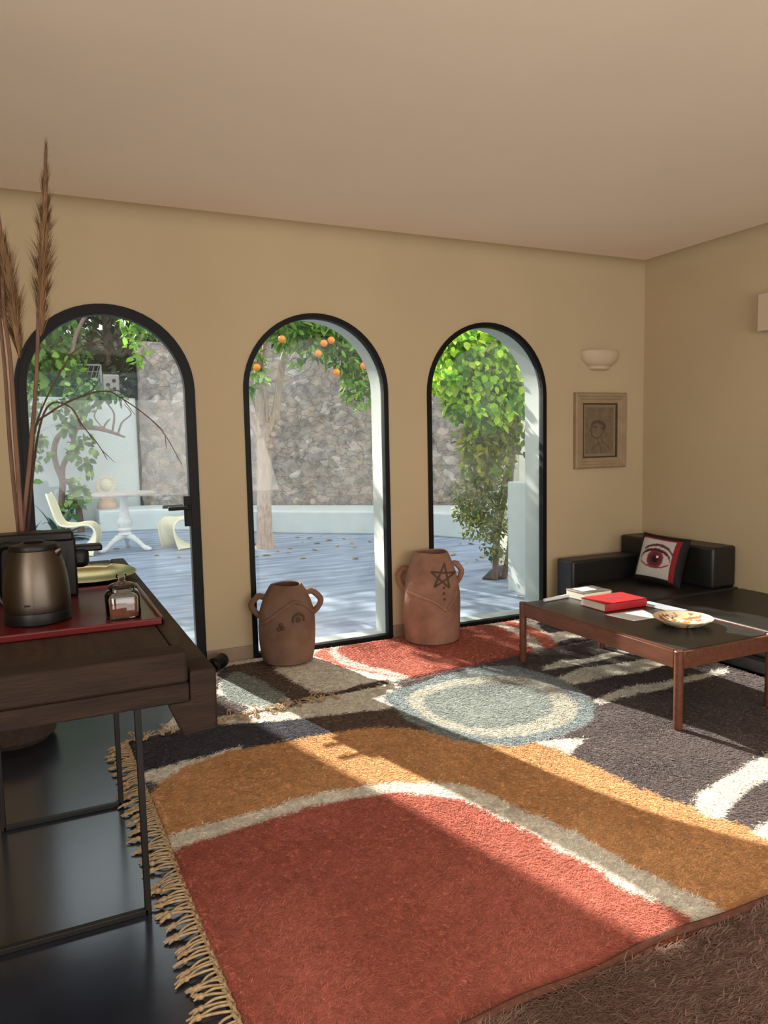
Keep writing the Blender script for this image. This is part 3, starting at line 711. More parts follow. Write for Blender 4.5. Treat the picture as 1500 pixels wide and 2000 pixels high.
# ---------------------------------------------------------------- wall lamp, picture
def sconce(name, M4, label, w=.195):
    t = thing(name, (0,0,0), label, 'lamp'); t.matrix_world = M4
    def half(prof, nm):
        n = 24; V = []; F = []; m_ = len(prof)
        for r, z in prof:
            for k in range(n+1):
                a = PI+PI*k/n; V.append((r*math.cos(a), r*.62*math.sin(a), z))
        for i in range(m_-1):
            for k in range(n): F.append((i*(n+1)+k, i*(n+1)+k+1, (i+1)*(n+1)+k+1, (i+1)*(n+1)+k))
        MB().add(V, F).build(nm, M['white_plaster'], t)
    half([(.001,.0),(.08,.0),(.105,.012),(.108,.03),(.112,.034),(.12,.036),(.150,.055),(w-.012,.085),(w,.12),(w,.155),(w-.008,.162),(w-.016,.155),(w-.03,.10),(.10,.06),(.001,.05)], 'bowl')
    MB().box((0,-.004,.085),(.22,.008,.13)).build('back_plate', M['white_plaster'], t)
sconce('wall_lamp', Matrix.Translation((4.392,WY,2.055)), 'white plaster half-bowl wall lamp above the framed portrait')
t = thing('wall_lamp', (CX,3.56,2.225), 'white square-edged wall lamp cut by the right edge of the photo', 'lamp')
MB().box((-.05,0,.138),(.10,.44,.27)).build('shade', M['white_plaster'], t, bevel=.006)
MB().box((-.006,0,.138),(.012,.30,.20)).build('back_plate', M['white_plaster'], t)

t = thing('framed_portrait', (4.402,WY,1.548), 'cream moulded frame holding a pencil portrait, on the wall beside the right-hand window', 'picture')
def rectframe(w, h, prof, nm, m):
    V = []; F = []; k = len(prof)
    for sx, sz in ((-1,-1),(1,-1),(1,1),(-1,1)):
        for d, y in prof: V.append((sx*(w/2-d), -y, sz*(h/2-d)))
    for c in range(4):
        for i in range(k):
            j = (i+1)%k; c2 = (c+1)%4; F.append((c*k+i, c*k+j, c2*k+j, c2*k+i))
    return MB().add(V, F).build(nm, m, t, smooth=False)
rectframe(.555,.64,[(0,0),(0,.034),(.012,.044),(.03,.044),(.036,.036),(.052,.036),(.06,.028),(.078,.026),(.088,.022),(.088,0)],'frame',M['frame_cream'])
rectframe(.382,.466,[(0,.002),(0,.020),(.014,.018),(.014,.002)],'inner_edge',M['frame_dark'])
def sketch():
    nx, nz = 80, 104; u = np.linspace(-1,1,nx); v = np.linspace(-1,1,nz); uu, vv = np.meshgrid(u, v)
    c = np.zeros(uu.shape+(3,)); c[:] = srgb((116,100,80)); P = np.stack([uu.ravel(), vv.ravel()], 1)
    c *= (1+.10*vnoise(P+3,.2,41)+.08*vnoise(P+3,.05,42)).reshape(uu.shape+(1,))
    mt = (np.abs(uu) > .86)|(np.abs(vv) > .90); c[mt] = srgb((134,118,96))
    def stroke(pts, w, col):
        pts = [np.array((p.x, p.y)) for p in catmull([Vector((a,b,0)) for a,b in pts], 8)]
        for p in pts: 
            d = np.hypot((uu-p[0])*.80, vv-p[1]); k = np.clip(1.4-d/w, 0, 1)[...,None]*.8; c[:] = c*(1-k)+np.array(srgb(col))*k
    dk = (84,68,52)
    stroke([(-.46,.24),(-.30,.32),(-.05,.34),(.16,.30),(.30,.20),(.34,.10)], .05, dk); stroke([(.0,.28),(.2,.26),(.3,.14),(.26,.04)], .05, dk)
    stroke([(-.46,.24),(-.50,.10),(-.56,.0),(-.46,-.06),(-.48,-.14),(-.38,-.24),(-.20,-.30)], .022, dk); stroke([(-.4,.14),(-.26,.16),(-.18,.12)], .03, dk)
    stroke([(-.20,-.30),(.02,-.24),(.18,-.10),(.26,.02)], .022, dk); stroke([(-.12,-.30),(-.08,-.50),(-.30,-.62),(-.52,-.74)], .022, dk); stroke([(.14,-.16),(.18,-.42),(.46,-.58),(.66,-.76)], .022, dk)
    stroke([(-.06,-.44),(.06,-.62),(.10,-.84)], .02, dk); stroke([(.08,.08),(.16,.12),(.2,.04),(.1,.0)], .02, dk)
    V = np.stack([uu*.180, 0*uu-.008, vv*.222], -1).reshape(-1,3); a = (np.arange(nz-1)[:,None]*nx+np.arange(nx-1)[None]).ravel()
    npmesh('portrait_sketch', V, np.stack([a,a+1,a+nx+1,a+nx],1), M['print'], c.reshape(-1,3), t, 4)
sketch()

# ---------------------------------------------------------------- the old workbench and what stands on it
BZ = .972
t = thing('workbench', (.0,2.70,0), 'old dark wooden workbench on thin steel frames at the left', 'table')
inv = Matrix.Translation(t.location).inverted()
def wb(name, mb, m, bev=.006):
    o = mb.build(name, m, t, bevel=bev); o.matrix_parent_inverse = inv; return o
wb('top_plank', MB().span((-.17,1.83,BZ-.055),(.30,3.66,BZ)), M['wood_old_y'])
wb('top_plank', MB().span((-.62,1.83,BZ-.055),(-.176,3.66,BZ)), M['wood_old_y'])
wb('side_rail', MB().span((.303,1.83,BZ-.06),(.364,3.68,BZ)), M['wood_old_y'])
wb('front_beam', MB().span((-.62,1.715,.948),(.298,1.80,1.022)), M['wood_old'], .009)
wb('lower_board', MB().span((-.62,1.725,.900),(.300,1.80,.946)), M['wood_old'], .004)
wb('far_board', MB().span((-.62,3.60,.88),(.30,3.66,BZ-.057)), M['wood_old'], .004)
V = [(.250,.900),(.302,.900),(.302,BZ),(.364,BZ),(.362,.822),(.282,.818)]
wb('corner_post', MB().add([(x,1.722,z) for x,z in V]+[(x,1.828,z) for x,z in V], [(0,1,2,3,4,5),(11,10,9,8,7,6)]+[(i,i+6,(i+1)%6+6,(i+1)%6) for i in range(6)]), M['wood_old'], .006)
for y in (2.375, 3.175):
    f = MB()
    for x in (-.19, .25): f.span((x-.010,y-.010,0),(x+.010,y+.010,.916))
    f.span((-.19,y-.010,0),(.25,y+.010,.018)).span((-.19,y-.010,.898),(.25,y+.010,.916))
    wb('leg_frame', f, M['bronze_metal'], .002)
wb('brace', MB().tube([(.245,2.38,.72),(.16,2.70,.915)], .017, 4), M['bronze_metal'], 0)
# dark round basket under the bench
t = thing('floor_basket', (-.17,4.20,0), 'dark round basket standing on the floor under the workbench', 'basket')
MB().ring([(.17,.0),(.20,.03),(.215,.16),(.205,.16),(.19,.035),(.0005,.02),(.0005,0)], n=40).build('basket_body', mat('dark_wicker',(58,44,34),.9,var=.3,scale=40,bump=.5), t)

TY = BZ
t = thing('serving_tray', (-.05,2.545,TY), 'red lacquered rectangular tray on the workbench', 'tray')
inv = Matrix.Translation(t.location).inverted()
o = MB().span((-.42,2.235,TY+.001),(.315,2.86,TY+.012)).build('tray_base', M['red_lacquer'], t, bevel=.004); o.matrix_parent_inverse = inv
rm = MB()
for a, c in (((-.43,2.225),(.325,2.238)),((-.43,2.857),(.325,2.87)),((-.43,2.225),(-.417,2.87)),((.312,2.225),(.325,2.87))): rm.span((a[0],a[1],TY+.001),(c[0],c[1],TY+.022))
o = rm.build('tray_rim', M['red_lacquer'], t, bevel=.004); o.matrix_parent_inverse = inv
TS = TY+.0125

t = thing('electric_kettle', (-.012,2.425,TS), 'brushed steel electric kettle with black base and lid on the red tray', 'kettle')
t.rotation_euler.z = math.radians(0)
MB().lathe([(.001,0),(.088,0),(.093,.004),(.094,.03),(.092,.036),(.001,.036)], n=48).build('power_base', M['black_plastic'], t)
MB().lathe([(.001,.037),(.0925,.037),(.0935,.042),(.0935,.06),(.0915,.10),(.087,.14),(.080,.175),(.0705,.207),(.068,.215),(.001,.215)], n=56).build('body', M['steel'], t)
MB().lathe([(.001,.215),(.069,.215),(.0705,.223),(.067,.231),(.04,.236),(.001,.237)], n=48).lathe([(.001,.236),(.026,.236),(.028,.240),(.024,.243),(.001,.243)], n=24).build('lid', M['black_plastic'], t)
vr = Vector((.903,-.428,0)); vf = Vector((.428,.903,0))
MB().tube([vr*.058+Vector((0,0,.190)), vr*.066+Vector((0,0,.207)), vr*.080+Vector((0,0,.217))], [.012,.015,.006], 10).build('spout', M['steel'], t)
hp = catmull([-vr*.045+Vector((0,0,.226)), -vr*.085+Vector((0,0,.228)), -vr*.108+Vector((0,0,.212)), -vr*.114+Vector((0,0,.15)), -vr*.116+Vector((0,0,.08)), -vr*.090+Vector((0,0,.040))], 6)
MB().tube(hp, .0125, 12).build('handle', M['black_plastic'], t)
b = MB()
for k in range(6):
    d = (-vf+vr*(.08+.03*k)).normalized()*.0936; b.box(d+Vector((0,0,.062+.0008*(k%2))), (.0026,.0012,.0048+.002*(k%3==0)), math.atan2(d.y,d.x)+PI/2)
b.build('printed_mark', M['black_plastic'], t)

t = thing('coffee_machine', (0,2.83,TS), 'black plastic capsule coffee machine behind the kettle', 'coffee maker')
inv = Matrix.Translation(t.location).inverted()
def cm(name, mb, m=M['black_plastic'], bev=.008):
    o = mb.build(name, m, t, bevel=bev); o.matrix_parent_inverse = inv
cm('body', MB().span((-.16,2.76,TS),(.118,2.85,TS+.205)))
cm('top_cover', MB().span((-.20,2.75,TS+.195),(.112,2.855,TS+.228)))
cm('brew_head', MB().span((.10,2.765,TS+.095),(.160,2.85,TS+.165)), bev=.02)
cm('lever', MB().span((.10,2.775,TS+.15),(.205,2.84,TS+.172)), bev=.006)
cm('trim_line', MB().tube([(.092,2.752,TS+.16),(.082,2.752,TS+.08)], .0018, 5), M['steel'], 0)

t = thing('glass_jar', (.222,2.345,TS), 'small square glass jar with a knobbed lid and brown sugar, on the tray', 'jar')
def rsq(r, n=40, p=4):
    return [(r*math.copysign(abs(math.cos(a))**(2/p), math.cos(a)), r*math.copysign(abs(math.sin(a))**(2/p), math.sin(a))) for a in [2*PI*k/n for k in range(n)]]
def sqlathe(prof, n=40, p=4, close=False):
    b = MB(); V = []; F = []
    for r, z in prof: V += [(x, y, z) for x, y in rsq(r, n, p)]
    m_ = len(prof)
    for i in range(m_ if close else m_-1):
        j = (i+1)%m_
        for k in range(n): F.append((i*n+k, i*n+(k+1)%n, j*n+(k+1)%n, j*n+k))
    return b.add(V, F)
sqlathe([(.001,.0),(.048,.0),(.050,.004),(.050,.066),(.046,.076),(.036,.082),(.034,.090),(.031,.090),(.033,.080),(.043,.073),(.047,.064),(.047,.006),(.001,.005)]).build('jar_body', M['jar'], t)
sqlathe([(.001,.006),(.0455,.006),(.0455,.040),(.044,.044),(.001,.046)]).build('sugar', M['sugar'], t)
MB().lathe([(.001,.0905),(.040,.0905),(.042,.094),(.034,.101),(.016,.106),(.010,.112),(.013,.118),(.017,.124),(.014,.131),(.001,.134)], n=32).build('jar_lid', M['jar'], t)

t = thing('brass_dish', (.168,3.105,BZ+.001), 'oval green-gold metal dish at the back of the workbench', 'dish')
MB().ring([(.0005,.001),(.16,.001),(.21,.018),(.255,.03),(.262,.034),(.256,.036),(.205,.024),(.155,.008),(.0005,.006)], n=64, sx=.70, sy=.89).build('dish_body', M['brass'], t)

# vase, pampas stalks, twigs and the potted plant
VX, VYY = -.055, 2.99
t = thing('vase', (VX,VYY,BZ+.034), 'dark vase holding the pampas grass, behind the kettle', 'vase')
t.location.z = BZ+.001
MB().ring([(.0005,0),(.045,0),(.060,.03),(.064,.09),(.052,.15),(.040,.185),(.043,.20),(.038,.20),(.034,.185),(.046,.15),(.057,.09),(.053,.034),(.0005,.012)], n=36).build('vase_body', M['vase'], t)
def stalkthing(pts, rad, plume, label, seed):
    g = np.random.default_rng(seed); pts = [Vector(p) for p in pts]
    t = thing('pampas_stalk', pts[0], label, 'dried grass', 'pampas grass in the vase')
    off = pts[0]; b = MB(); cp = catmull([p-off for p in pts], 6)
    b.tube(cp, [rad*(1-.45*i/(len(cp)-1)) for i in range(len(cp))], 8); b.build('stalk', M['stalk'], t)
    if plume:
        L, wd = plume; tip = cp[-1]; d = (cp[-1]-cp[-7]).normalized(); n = 5200
        nb = 90; bs = g.uniform(0,1,nb)**.9; ba = g.uniform(0,2*PI,nb); bo = g.uniform(.25,1.35,nb); bl = g.uniform(.07,.17,nb)*(1-.35*bs)
        k = g.integers(0, nb, n); s = np.clip(bs[k]+g.normal(0,.012,n),0,1); az = ba[k]+g.normal(0,.35,n); f = g.uniform(.15,1,n)
        base = np.array(tip)-np.array(d)*L + np.array(d)*L*s[:,None]*.93
        prof = np.sin(np.clip((s*1.0+.12),0,1)*PI)**.7*wd*(1-.2*s)*bo[k]; ln = bl[k]*f
        out = np.stack([np.cos(az), np.sin(az), az*0], 1) + g.normal(0,.18,(n,3))
        base = base + out*prof[:,None]*.25*f[:,None]
        mid = base + np.array(d)*ln[:,None]*.5 + out*(prof*f)[:,None]*.5
        tp = base + np.array(d)*ln[:,None] + out*(prof*f)[:,None]*1.0 + g.normal(0,.004,(n,3))
        X = np.stack([-np.sin(az), np.cos(az), az*0],1)*g.uniform(.0004,.0009,n)[:,None]
        T = np.stack([base-X, base+X, mid+X*1.5, mid-X*1.5, tp], 1); i0 = np.arange(n)*5
        tri = np.concatenate([np.stack([i0,i0+1,i0+2],1), np.stack([i0,i0+2,i0+3],1), np.stack([i0+3,i0+2,i0+4],1)])
        npmesh('plume', T.reshape(-1,3), tri, M['pampas'], None, t)
bz = BZ+.16
def wp(px): return px
S1 = [(-0.05,2.99,1.19),(-0.01,2.99,1.45),(0.03,2.99,1.75),(0.06,2.99,2.08),(0.09,2.99,2.33),(0.11,2.99,2.56)]
S2 = [(-0.05,2.97,1.19),(-0.05,2.97,1.55),(-0.05,2.97,1.82),(-0.06,2.97,2.00),(-0.05,2.97,2.21),(-0.06,2.97,2.34)]
S3 = [(-0.06,3.01,1.18),(-0.07,3.01,1.49),(-0.07,3.01,1.79),(-0.08,3.01,2.07),(-0.09,3.01,2.32),(-0.10,3.01,2.47)]
S4 = [(-0.04,3.00,1.18),(-0.00,3.00,1.49),(0.03,3.00,1.71),(0.06,3.00,1.93)]
S5 = [(-0.04,2.98,1.19),(-0.02,2.98,1.46),(0.01,2.98,1.68),(0.03,2.98,1.82)]
for k, (s_, r_, pl_, lb) in enumerate(((S1,.009,(.66,.042),'tallest tan pampas plume in the vase, reaching toward the ceiling'),(S2,.009,(.52,.046),'tan pampas plume at the left edge of the photo'),(S3,.008,(.55,.036),'pampas plume leaning out of the photo at the left'))):
    stalkthing([(VX+.004*k,VYY,bz-.08)]+[tuple(p) for p in s_], r_, pl_, lb, 60+k)
for s_, lb in (([(-0.03,3.02,1.21),(0.00,3.02,1.44),(0.01,3.02,1.55),(0.05,3.02,1.66),(0.12,3.02,1.79),(0.17,3.02,1.86),(0.24,3.02,1.89),(0.29,3.02,1.87)],'long dark twig arching to the right above the white courtyard wall'),
               ([(-0.03,3.03,1.21),(0.01,3.03,1.55),(0.07,3.03,1.63),(0.18,3.03,1.69),(0.27,3.03,1.71),(0.33,3.03,1.68),(0.42,3.03,1.61),(0.48,3.03,1.54),(0.54,3.03,1.42)],'long drooping dark twig crossing the door glass towards its handle'),
               ([(-0.03,3.04,1.21),(0.02,3.04,1.53),(0.07,3.04,1.66),(0.14,3.04,1.65),(0.18,3.04,1.58),(0.23,3.04,1.51),(0.26,3.04,1.45)],'short dark twig pointing down across the white courtyard wall')):
    st = Vector((VX,VYY+.01,bz-.05)); t = thing('dry_twig', st, lb, 'twig', 'dry twigs in the vase')
    cp = catmull([Vector((0,0,0))]+[Vector(p)-st for p in s_], 5); b = MB(); b.tube(cp, [.0052-.0040*i/len(cp) for i in range(len(cp))], 6)
    b.build('stem', M['twig'], t)
    g = random.Random(len(lb))
    for i in range(len(cp)//3, len(cp)-1, 5):
        d = (cp[min(i+2,len(cp)-1)]-cp[i]).normalized(); q = cp[i]+d*.05+Vector((g.uniform(-.03,.03),g.uniform(-.02,.02),g.uniform(-.04,.02))); MB().tube([cp[i], q], [.002,.0008], 5).build('side_shoot', M['twig'], t)

def blade(b, base, d, ln, w, droop, seg=7):
    d = Vector(d).normalized(); side = d.cross(Vector((0,0,1))); side = side.normalized() if side.length > .1 else Vector((1,0,0))
    V = []; F = []; p = Vector(base)
    for i in range(seg+1):
        s_ = i/seg; ww = w*(.55+.45*math.sin(PI*min(1,s_*1.3)))*(1-s_**2.5)+.0004
        V += [p-side*ww, p+Vector((0,0,-ww*.5)), p+side*ww]
        d = (d+Vector((0,0,-droop/seg))).normalized(); p = p+d*ln/seg
    for i in range(seg): F += [(3*i,3*i+1,3*i+4,3*i+3),(3*i+1,3*i+2,3*i+5,3*i+4)]
    b.add(V, F)
M['blade'] = mat('strap_leaf_green', (92,112,60), .5, var=.2, scale=10)
t = thing('potted_plant', (-.19,2.97,BZ+.001), 'small spiky green plant in a dark pot beside the pampas stalks', 'plant')
MB().ring([(.0005,0),(.036,0),(.046,.08),(.048,.085),(.043,.085),(.040,.075),(.0005,.07)], n=28).build('pot', M['vase'], t)
b = MB(); g = random.Random(4)
for k in range(24): 
    a = 2*PI*k/24+g.uniform(-.2,.2); e = g.uniform(.25,1.4); blade(b, (0,0,.075+.1*(k%3)/2), (math.cos(a)*math.cos(e),math.sin(a)*math.cos(e),math.sin(e)), g.uniform(.14,.26), .0055, g.uniform(.3,1.5))
b.build('leaves', M['blade'], t, smooth=False)
MB().tube([(0,0,.07),(0,0,.18)], .008, 8).build('stem', M['stalk'], t)

# ---------------------------------------------------------------- courtyard: setting
struct(MB().span((-9,WY+.06,-.15),(16,24,-.004)).build('courtyard_floor', M['concrete_out']), 'blue-grey brushed concrete courtyard floor')
# rubble wall running diagonally behind the courtyard
SA, SB = Vector((1.87,14.757,0)), Vector((10.2,7.95,0))
def stone_wall():
    g = np.random.default_rng(8); L = (SB-SA).length; d = (SB-SA).normalized(); nrm = Vector((d.y,-d.x,0)); nrm = nrm if nrm.y < 0 else -nrm
    nx, nz = int(L/.07), int(3.4/.07); u = np.linspace(0, L, nx); z = np.linspace(-.02, 3.36, nz); uu, zz = np.meshgrid(u, z)
    P = np.stack([uu.ravel(), zz.ravel()], 1)
    out = .035*vnoise(P, .28, 3) + .025*vnoise(P, .12, 4)
    zt = zz.ravel() + (zz.ravel() > 3.28)*vnoise(P, .5, 9)*.12
    X = SA.x+d.x*P[:,0]+nrm.x*out; Y = SA.y+d.y*P[:,0]+nrm.y*out
    V = np.column_stack([X, Y, zt]); n = len(V)
    V2 = np.column_stack([SA.x+d.x*P[:,0]-nrm.x*.45, SA.y+d.y*P[:,0]-nrm.y*.45, zt])
    a = (np.arange(nz-1)[:,None]*nx+np.arange(nx-1)[None]).ravel()
    F = [np.stack([a,a+1,a+nx+1,a+nx],1), np.stack([a,a+nx,a+nx+1,a+1],1)+n]
    bd = np.concatenate([np.arange(nx), np.arange(1,nz)*nx+nx-1, (nz-1)*nx+np.arange(nx-2,-1,-1), np.arange(nz-2,0,-1)*nx]); b2 = np.roll(bd,-1)
    F.append(np.stack([bd,bd+n,b2+n,b2],1))
    return npmesh('wall_courtyard', np.concatenate([V,V2]), np.concatenate(F), M['stone'], None, None, 4, True)
struct(stone_wall(), 'rough grey-brown rubble stone wall closing the courtyard')
# white ledge in front of the stone wall (its plan follows the wall) and its raised round end
fr = [(1.0,13.85),(1.9,13.65),(2.8,12.85),(3.75,11.75),(4.3,11.3),(4.9,10.82),(5.6,10.02),(5.82,9.55),(6.08,9.12),(6.6,8.5)]
bk = [(9.2,8.6),(6.4,11.0),(5.2,11.98),(3.6,13.3),(2.0,14.6),(1.0,14.62)]
struct(MB().prism(fr+bk, -.01, .375).build('trim_3', M['white_render'], bevel=.03), 'low white masonry ledge along the stone wall')
struct(MB().lathe([(.001,.37),(.62,.37),(.62,.52),(.60,.545),(.001,.55)], (6.55,9.55,0), 40).build('trim_4', M['white_render'], bevel=.01), 'round raised white end of the ledge')
# white rendered wall at the back left
wa, wb_ = Vector((-4.0,13.62,0)), Vector((1.84,14.86,0)); dd = (wb_-wa).normalized(); nn_ = Vector((-dd.y,dd.x,0))
struct(MB().prism([tuple(p)[:2] for p in (wa, wb_, wb_+nn_*.28, wa+nn_*.28)], -.01, 2.40).build('wall_garden', M['white_render'], bevel=.02), 'smooth white garden wall behind the chairs')
# unseen wall added to keep sun off the left part of the door
struct(MB().span((-.75,WY+WT,-.01),(-.22,8.62,4.4)).build('wall_sun_block', M['white_render']), 'unseen white wall added beside the door to block the sun')
# white buttress and post right of the last window
struct(MB().span((4.20,WY+WT,-.01),(4.62,6.05,1.075)).build('trim_5', M['white_render'], bevel=.012), 'low white buttress outside the window nearest the sofa')
struct(MB().span((4.98,6.95,-.01),(5.4,7.4,3.4)).build('trim_6', mat('cream_render',(226,220,200),.85,var=.04), bevel=.01), 'pale cream post behind the climbing plant')
# planted bank behind the walls
def bank():
    nx, ny = 60, 20; x = np.linspace(-9, 16, nx); y = np.linspace(0, 1, ny); xx, yy = np.meshgrid(x, y); P = np.stack([xx.ravel(), yy.ravel()*8], 1)
    y0 = np.maximum(16.2-.15*np.abs(P[:,0]-1)*0, 15.2) ; Y = 15.9 + P[:,1]; Z = .4 + P[:,1]*.55 + .35*vnoise(P, 1.3, 2); Z[P[:,1] < .1] = -.02
    V = np.column_stack([P[:,0], Y, Z]); a = (np.arange(ny-1)[:,None]*nx+np.arange(nx-1)[None]).ravel()
    return npmesh('ground', V, np.stack([a,a+1,a+nx+1,a+nx],1), mat('earth_bank',(64,62,46),.95,var=.35,scale=3,bump=.5), None, None, 4, True)
struct(bank(), 'dark planted earth bank behind the courtyard walls')

# ---------------------------------------------------------------- leaves
def leafset(name, C, D, N, size, aspect, cols, m, parent=None, fold=.35, seed=1, curl=.25):
    """C centres (base), D direction, N normal hint"""
    g = np.random.default_rng(seed); n = len(C); C = np.asarray(C, float); D = np.asarray(D, float); N = np.asarray(N, float)
    D /= np.linalg.norm(D, axis=1)[:,None]+1e-9; X = np.cross(D, N); X /= np.linalg.norm(X, axis=1)[:,None]+1e-9; Nn = np.cross(X, D)
    L = size*g.uniform(.65, 1.3, n); W = L*aspect*g.uniform(.8, 1.2, n)
    def pt(a, w, h): return C + D*(L*a)[:,None] + X*(W*w)[:,None] + Nn*(L*h)[:,None]
    T = np.stack([pt(0,0,0), pt(.22,.42,fold*.18), pt(.58,.46,fold*.16-curl*.06), pt(1,0,-curl*.3), pt(.58,-.46,fold*.16-curl*.06), pt(.22,-.42,fold*.18), pt(.5,0,-.02)], 1)
    i0 = np.arange(n)*7
    tri = np.concatenate([np.stack([i0+a, i0+b_, i0+c],1) for a,b_,c in ((0,1,6),(1,2,6),(2,3,6),(3,4,6),(4,5,6),(5,0,6))])
    cc = np.array([srgb(c) for c in cols])[g.integers(0, len(cols), n)]*g.uniform(.55, 1.3, n)[:,None]
    return npmesh(name, T.reshape(-1,3), tri, m, np.clip(np.repeat(cc[:,None],7,1).reshape(-1,3),0,1), parent)
def blobpts(cl, n, seed, shell=.5):
    """cl: (x,y,z,rx,ry,rz)"""
    g = np.random.default_rng(seed); cl = np.array(cl, float); w = cl[:,3]*cl[:,5]; idx = g.choice(len(cl), n, p=w/w.sum())
    v = g.normal(size=(n,3)); v /= np.linalg.norm(v,axis=1)[:,None]; r = g.uniform(shell, 1, n)**.6
    P = cl[idx,:3] + v*cl[idx,3:6]*r[:,None]
    return P, v
def dirs(v, seed, down=.5, rndm=.8):
    g = np.random.default_rng(seed); D = v*.5 + g.normal(0, rndm, v.shape); D[:,2] -= down
    N = g.normal(0, .5, v.shape); N[:,2] += .9
    return D, N
def off(o, root):
    o.matrix_parent_inverse = Matrix.Translation(root.location).inverted(); return o

# orange tree
t = thing('orange_tree', (2.95,10.30,-.004), 'orange tree with pale trunk, green leaves and fruit behind the middle window', 'tree')
def trunkmesh(nm, pts, rs, m=M['bark'], n=12, par=None, wob=.0):
    cp = catmull([Vector(p) for p in pts], 5); k = len(cp)
    rr = [float(np.interp(i/(k-1)*(len(rs)-1), range(len(rs)), rs))*(1+wob*math.sin(i*2.1)) for i in range(k)]
    o = MB().tube(cp, rr, n).build(nm, m, par); return off(o, par)
trunkmesh('trunk', [(2.96,10.3,-.02),(2.955,10.3,.25),(2.965,10.3,.7),(2.985,10.3,1.15),(3.0,10.3,1.55),(3.03,10.3,1.78)], [.135,.112,.102,.10,.105,.085], par=t, wob=.03)
for pts, rs in (([(2.97,10.3,1.52),(2.95,10.28,1.9),(2.92,10.25,2.4),(2.96,10.2,3.0),(3.1,10.1,3.7)],[.075,.06,.05,.045,.03]),
                ([(3.05,10.3,1.62),(3.17,10.25,1.95),(3.22,10.2,2.35),(3.33,10.1,2.85),(3.7,9.9,3.4)],[.075,.058,.052,.045,.03]),
                ([(2.95,10.32,1.55),(2.80,10.35,1.95),(2.66,10.3,2.35),(2.4,10.2,2.9),(2.1,10.0,3.4)],[.04,.035,.03,.025,.02]),
                ([(3.02,10.3,1.6),(3.05,10.3,2.0),(3.0,10.3,2.6),(3.2,10.4,3.3)],[.04,.035,.03,.02]),
                ([(3.3,10.1,2.8),(3.8,9.7,3.05),(4.2,9.4,2.9),(4.4,9.3,2.6)],[.03,.025,.018,.012])):
    trunkmesh('branch', pts, rs, par=t, n=9)
kn = MB()
for p in ((3.10,10.20,1.62),(3.16,10.2,1.72),(3.02,10.2,1.55),(2.90,10.22,1.62),(3.20,10.16,1.78),(2.93,10.2,1.78),(3.06,10.2,1.45)): kn.ball(p, .045, 6)
off(kn.build('pruning_knots', M['bark'], t), t)
trunkmesh('branch', [(2.4,10.2,2.9),(1.9,10.0,3.1),(1.45,9.85,3.0),(1.28,9.8,2.75)], [.02,.016,.010,.005], par=t, n=7)
can = [(x,y,z,r,r,r*.8) for x,y,z,r in ((2.9,9.9,3.55,.75),(3.6,9.7,3.45,.70),(4.2,9.5,3.15,.60),(2.2,10.0,3.5,.7),(3.2,9.5,3.15,.45),(3.55,9.4,2.95,.35),(3.9,9.5,2.75,.34),(4.25,9.4,2.45,.30),(4.15,9.45,2.15,.24),(4.45,9.4,2.7,.35),(3.3,10.3,3.9,.8),(4.2,10.2,3.8,.75),(2.6,9.6,3.05,.35),(1.5,9.8,3.5,.6),(3.15,9.4,2.85,.2),(2.72,10.0,2.35,.16),(2.70,10.0,2.15,.12))]
can += [(p[0],p[1],p[2],r,.15,r) for p, r in zip([(1.35,9.80,2.97),(1.28,9.80,2.84),(1.23,9.80,2.70),(1.19,9.80,2.85),(1.26,9.80,2.61),(1.39,9.80,3.13),(1.48,9.80,2.98),(1.17,9.80,3.02)],(.11,.10,.09,.08,.08,.14,.10,.10))]
can += [(p[0],p[1],p[2],r,.2,r) for p, r in zip([(3.06,9.30,2.88),(3.33,9.30,2.78),(3.62,9.30,2.81),(3.85,9.30,2.61),(3.97,9.30,2.35),(4.14,9.30,2.26),(3.70,9.30,3.00),(3.34,9.30,2.99),(3.06,9.30,2.97),(4.05,9.30,2.61),(3.15,9.30,2.59),(4.04,9.30,2.10),(2.66,9.30,2.35),(2.64,9.30,2.57)],(.20,.20,.20,.17,.17,.16,.25,.25,.2,.17,.10,.11,.11,.11))]
P, v = blobpts(can, 6800, 5); D, N = dirs(v, 6, .55)
off(leafset('foliage', P, D, N, .13, .46, [(128,176,60),(98,148,52),(150,194,74),(74,118,48),(164,202,96)], M['leaf'], t, seed=7), t)
for p in [(2.86,8.90,2.77),(3.41,8.90,2.74),(3.51,8.90,2.78),(3.33,8.90,2.61),(3.57,8.90,2.38),(3.95,8.90,2.47),(2.53,8.90,2.42)]:
    o = MB().ball((0,0,0), .048, 10, .94).build('orange', M['orange'], t); o.location = Vector(p)-t.location

# plant trained up and over the window nearest the sofa
t = thing('climbing_plant', (4.42,6.55,-.004), 'bright green climber hanging over the window nearest the sofa', 'plant')
for pts, rs in (([(4.38,6.55,0),(4.46,6.6,.5),(4.62,6.65,1.0),(4.80,6.7,1.7),(4.82,6.7,2.4),(4.6,6.6,3.0)],[.035,.03,.028,.03,.025,.02]),
                ([(4.45,6.6,0),(4.42,6.6,.6),(4.58,6.6,1.2),(4.70,6.6,1.9),(4.75,6.6,2.6)],[.022,.02,.02,.018,.015]),
                ([(4.50,6.55,0),(4.62,6.6,.45),(4.70,6.7,1.1),(4.86,6.75,1.9),(4.9,6.7,2.7)],[.03,.03,.03,.028,.02]),
                ([(4.9,6.6,2.75),(4.6,6.3,2.62),(4.2,6.1,2.5),(3.9,6.0,2.3)],[.014,.012,.009,.006]),
                ([(4.8,6.6,2.3),(4.4,6.3,2.2),(4.0,6.1,2.15)],[.012,.009,.006]),
                ([(4.85,6.4,2.65),(4.86,6.35,2.2),(4.84,6.3,1.7),(4.88,6.3,1.4)],[.008,.007,.006,.004])):
    trunkmesh('stem', pts, rs, M['vine_bark'], 8, t)
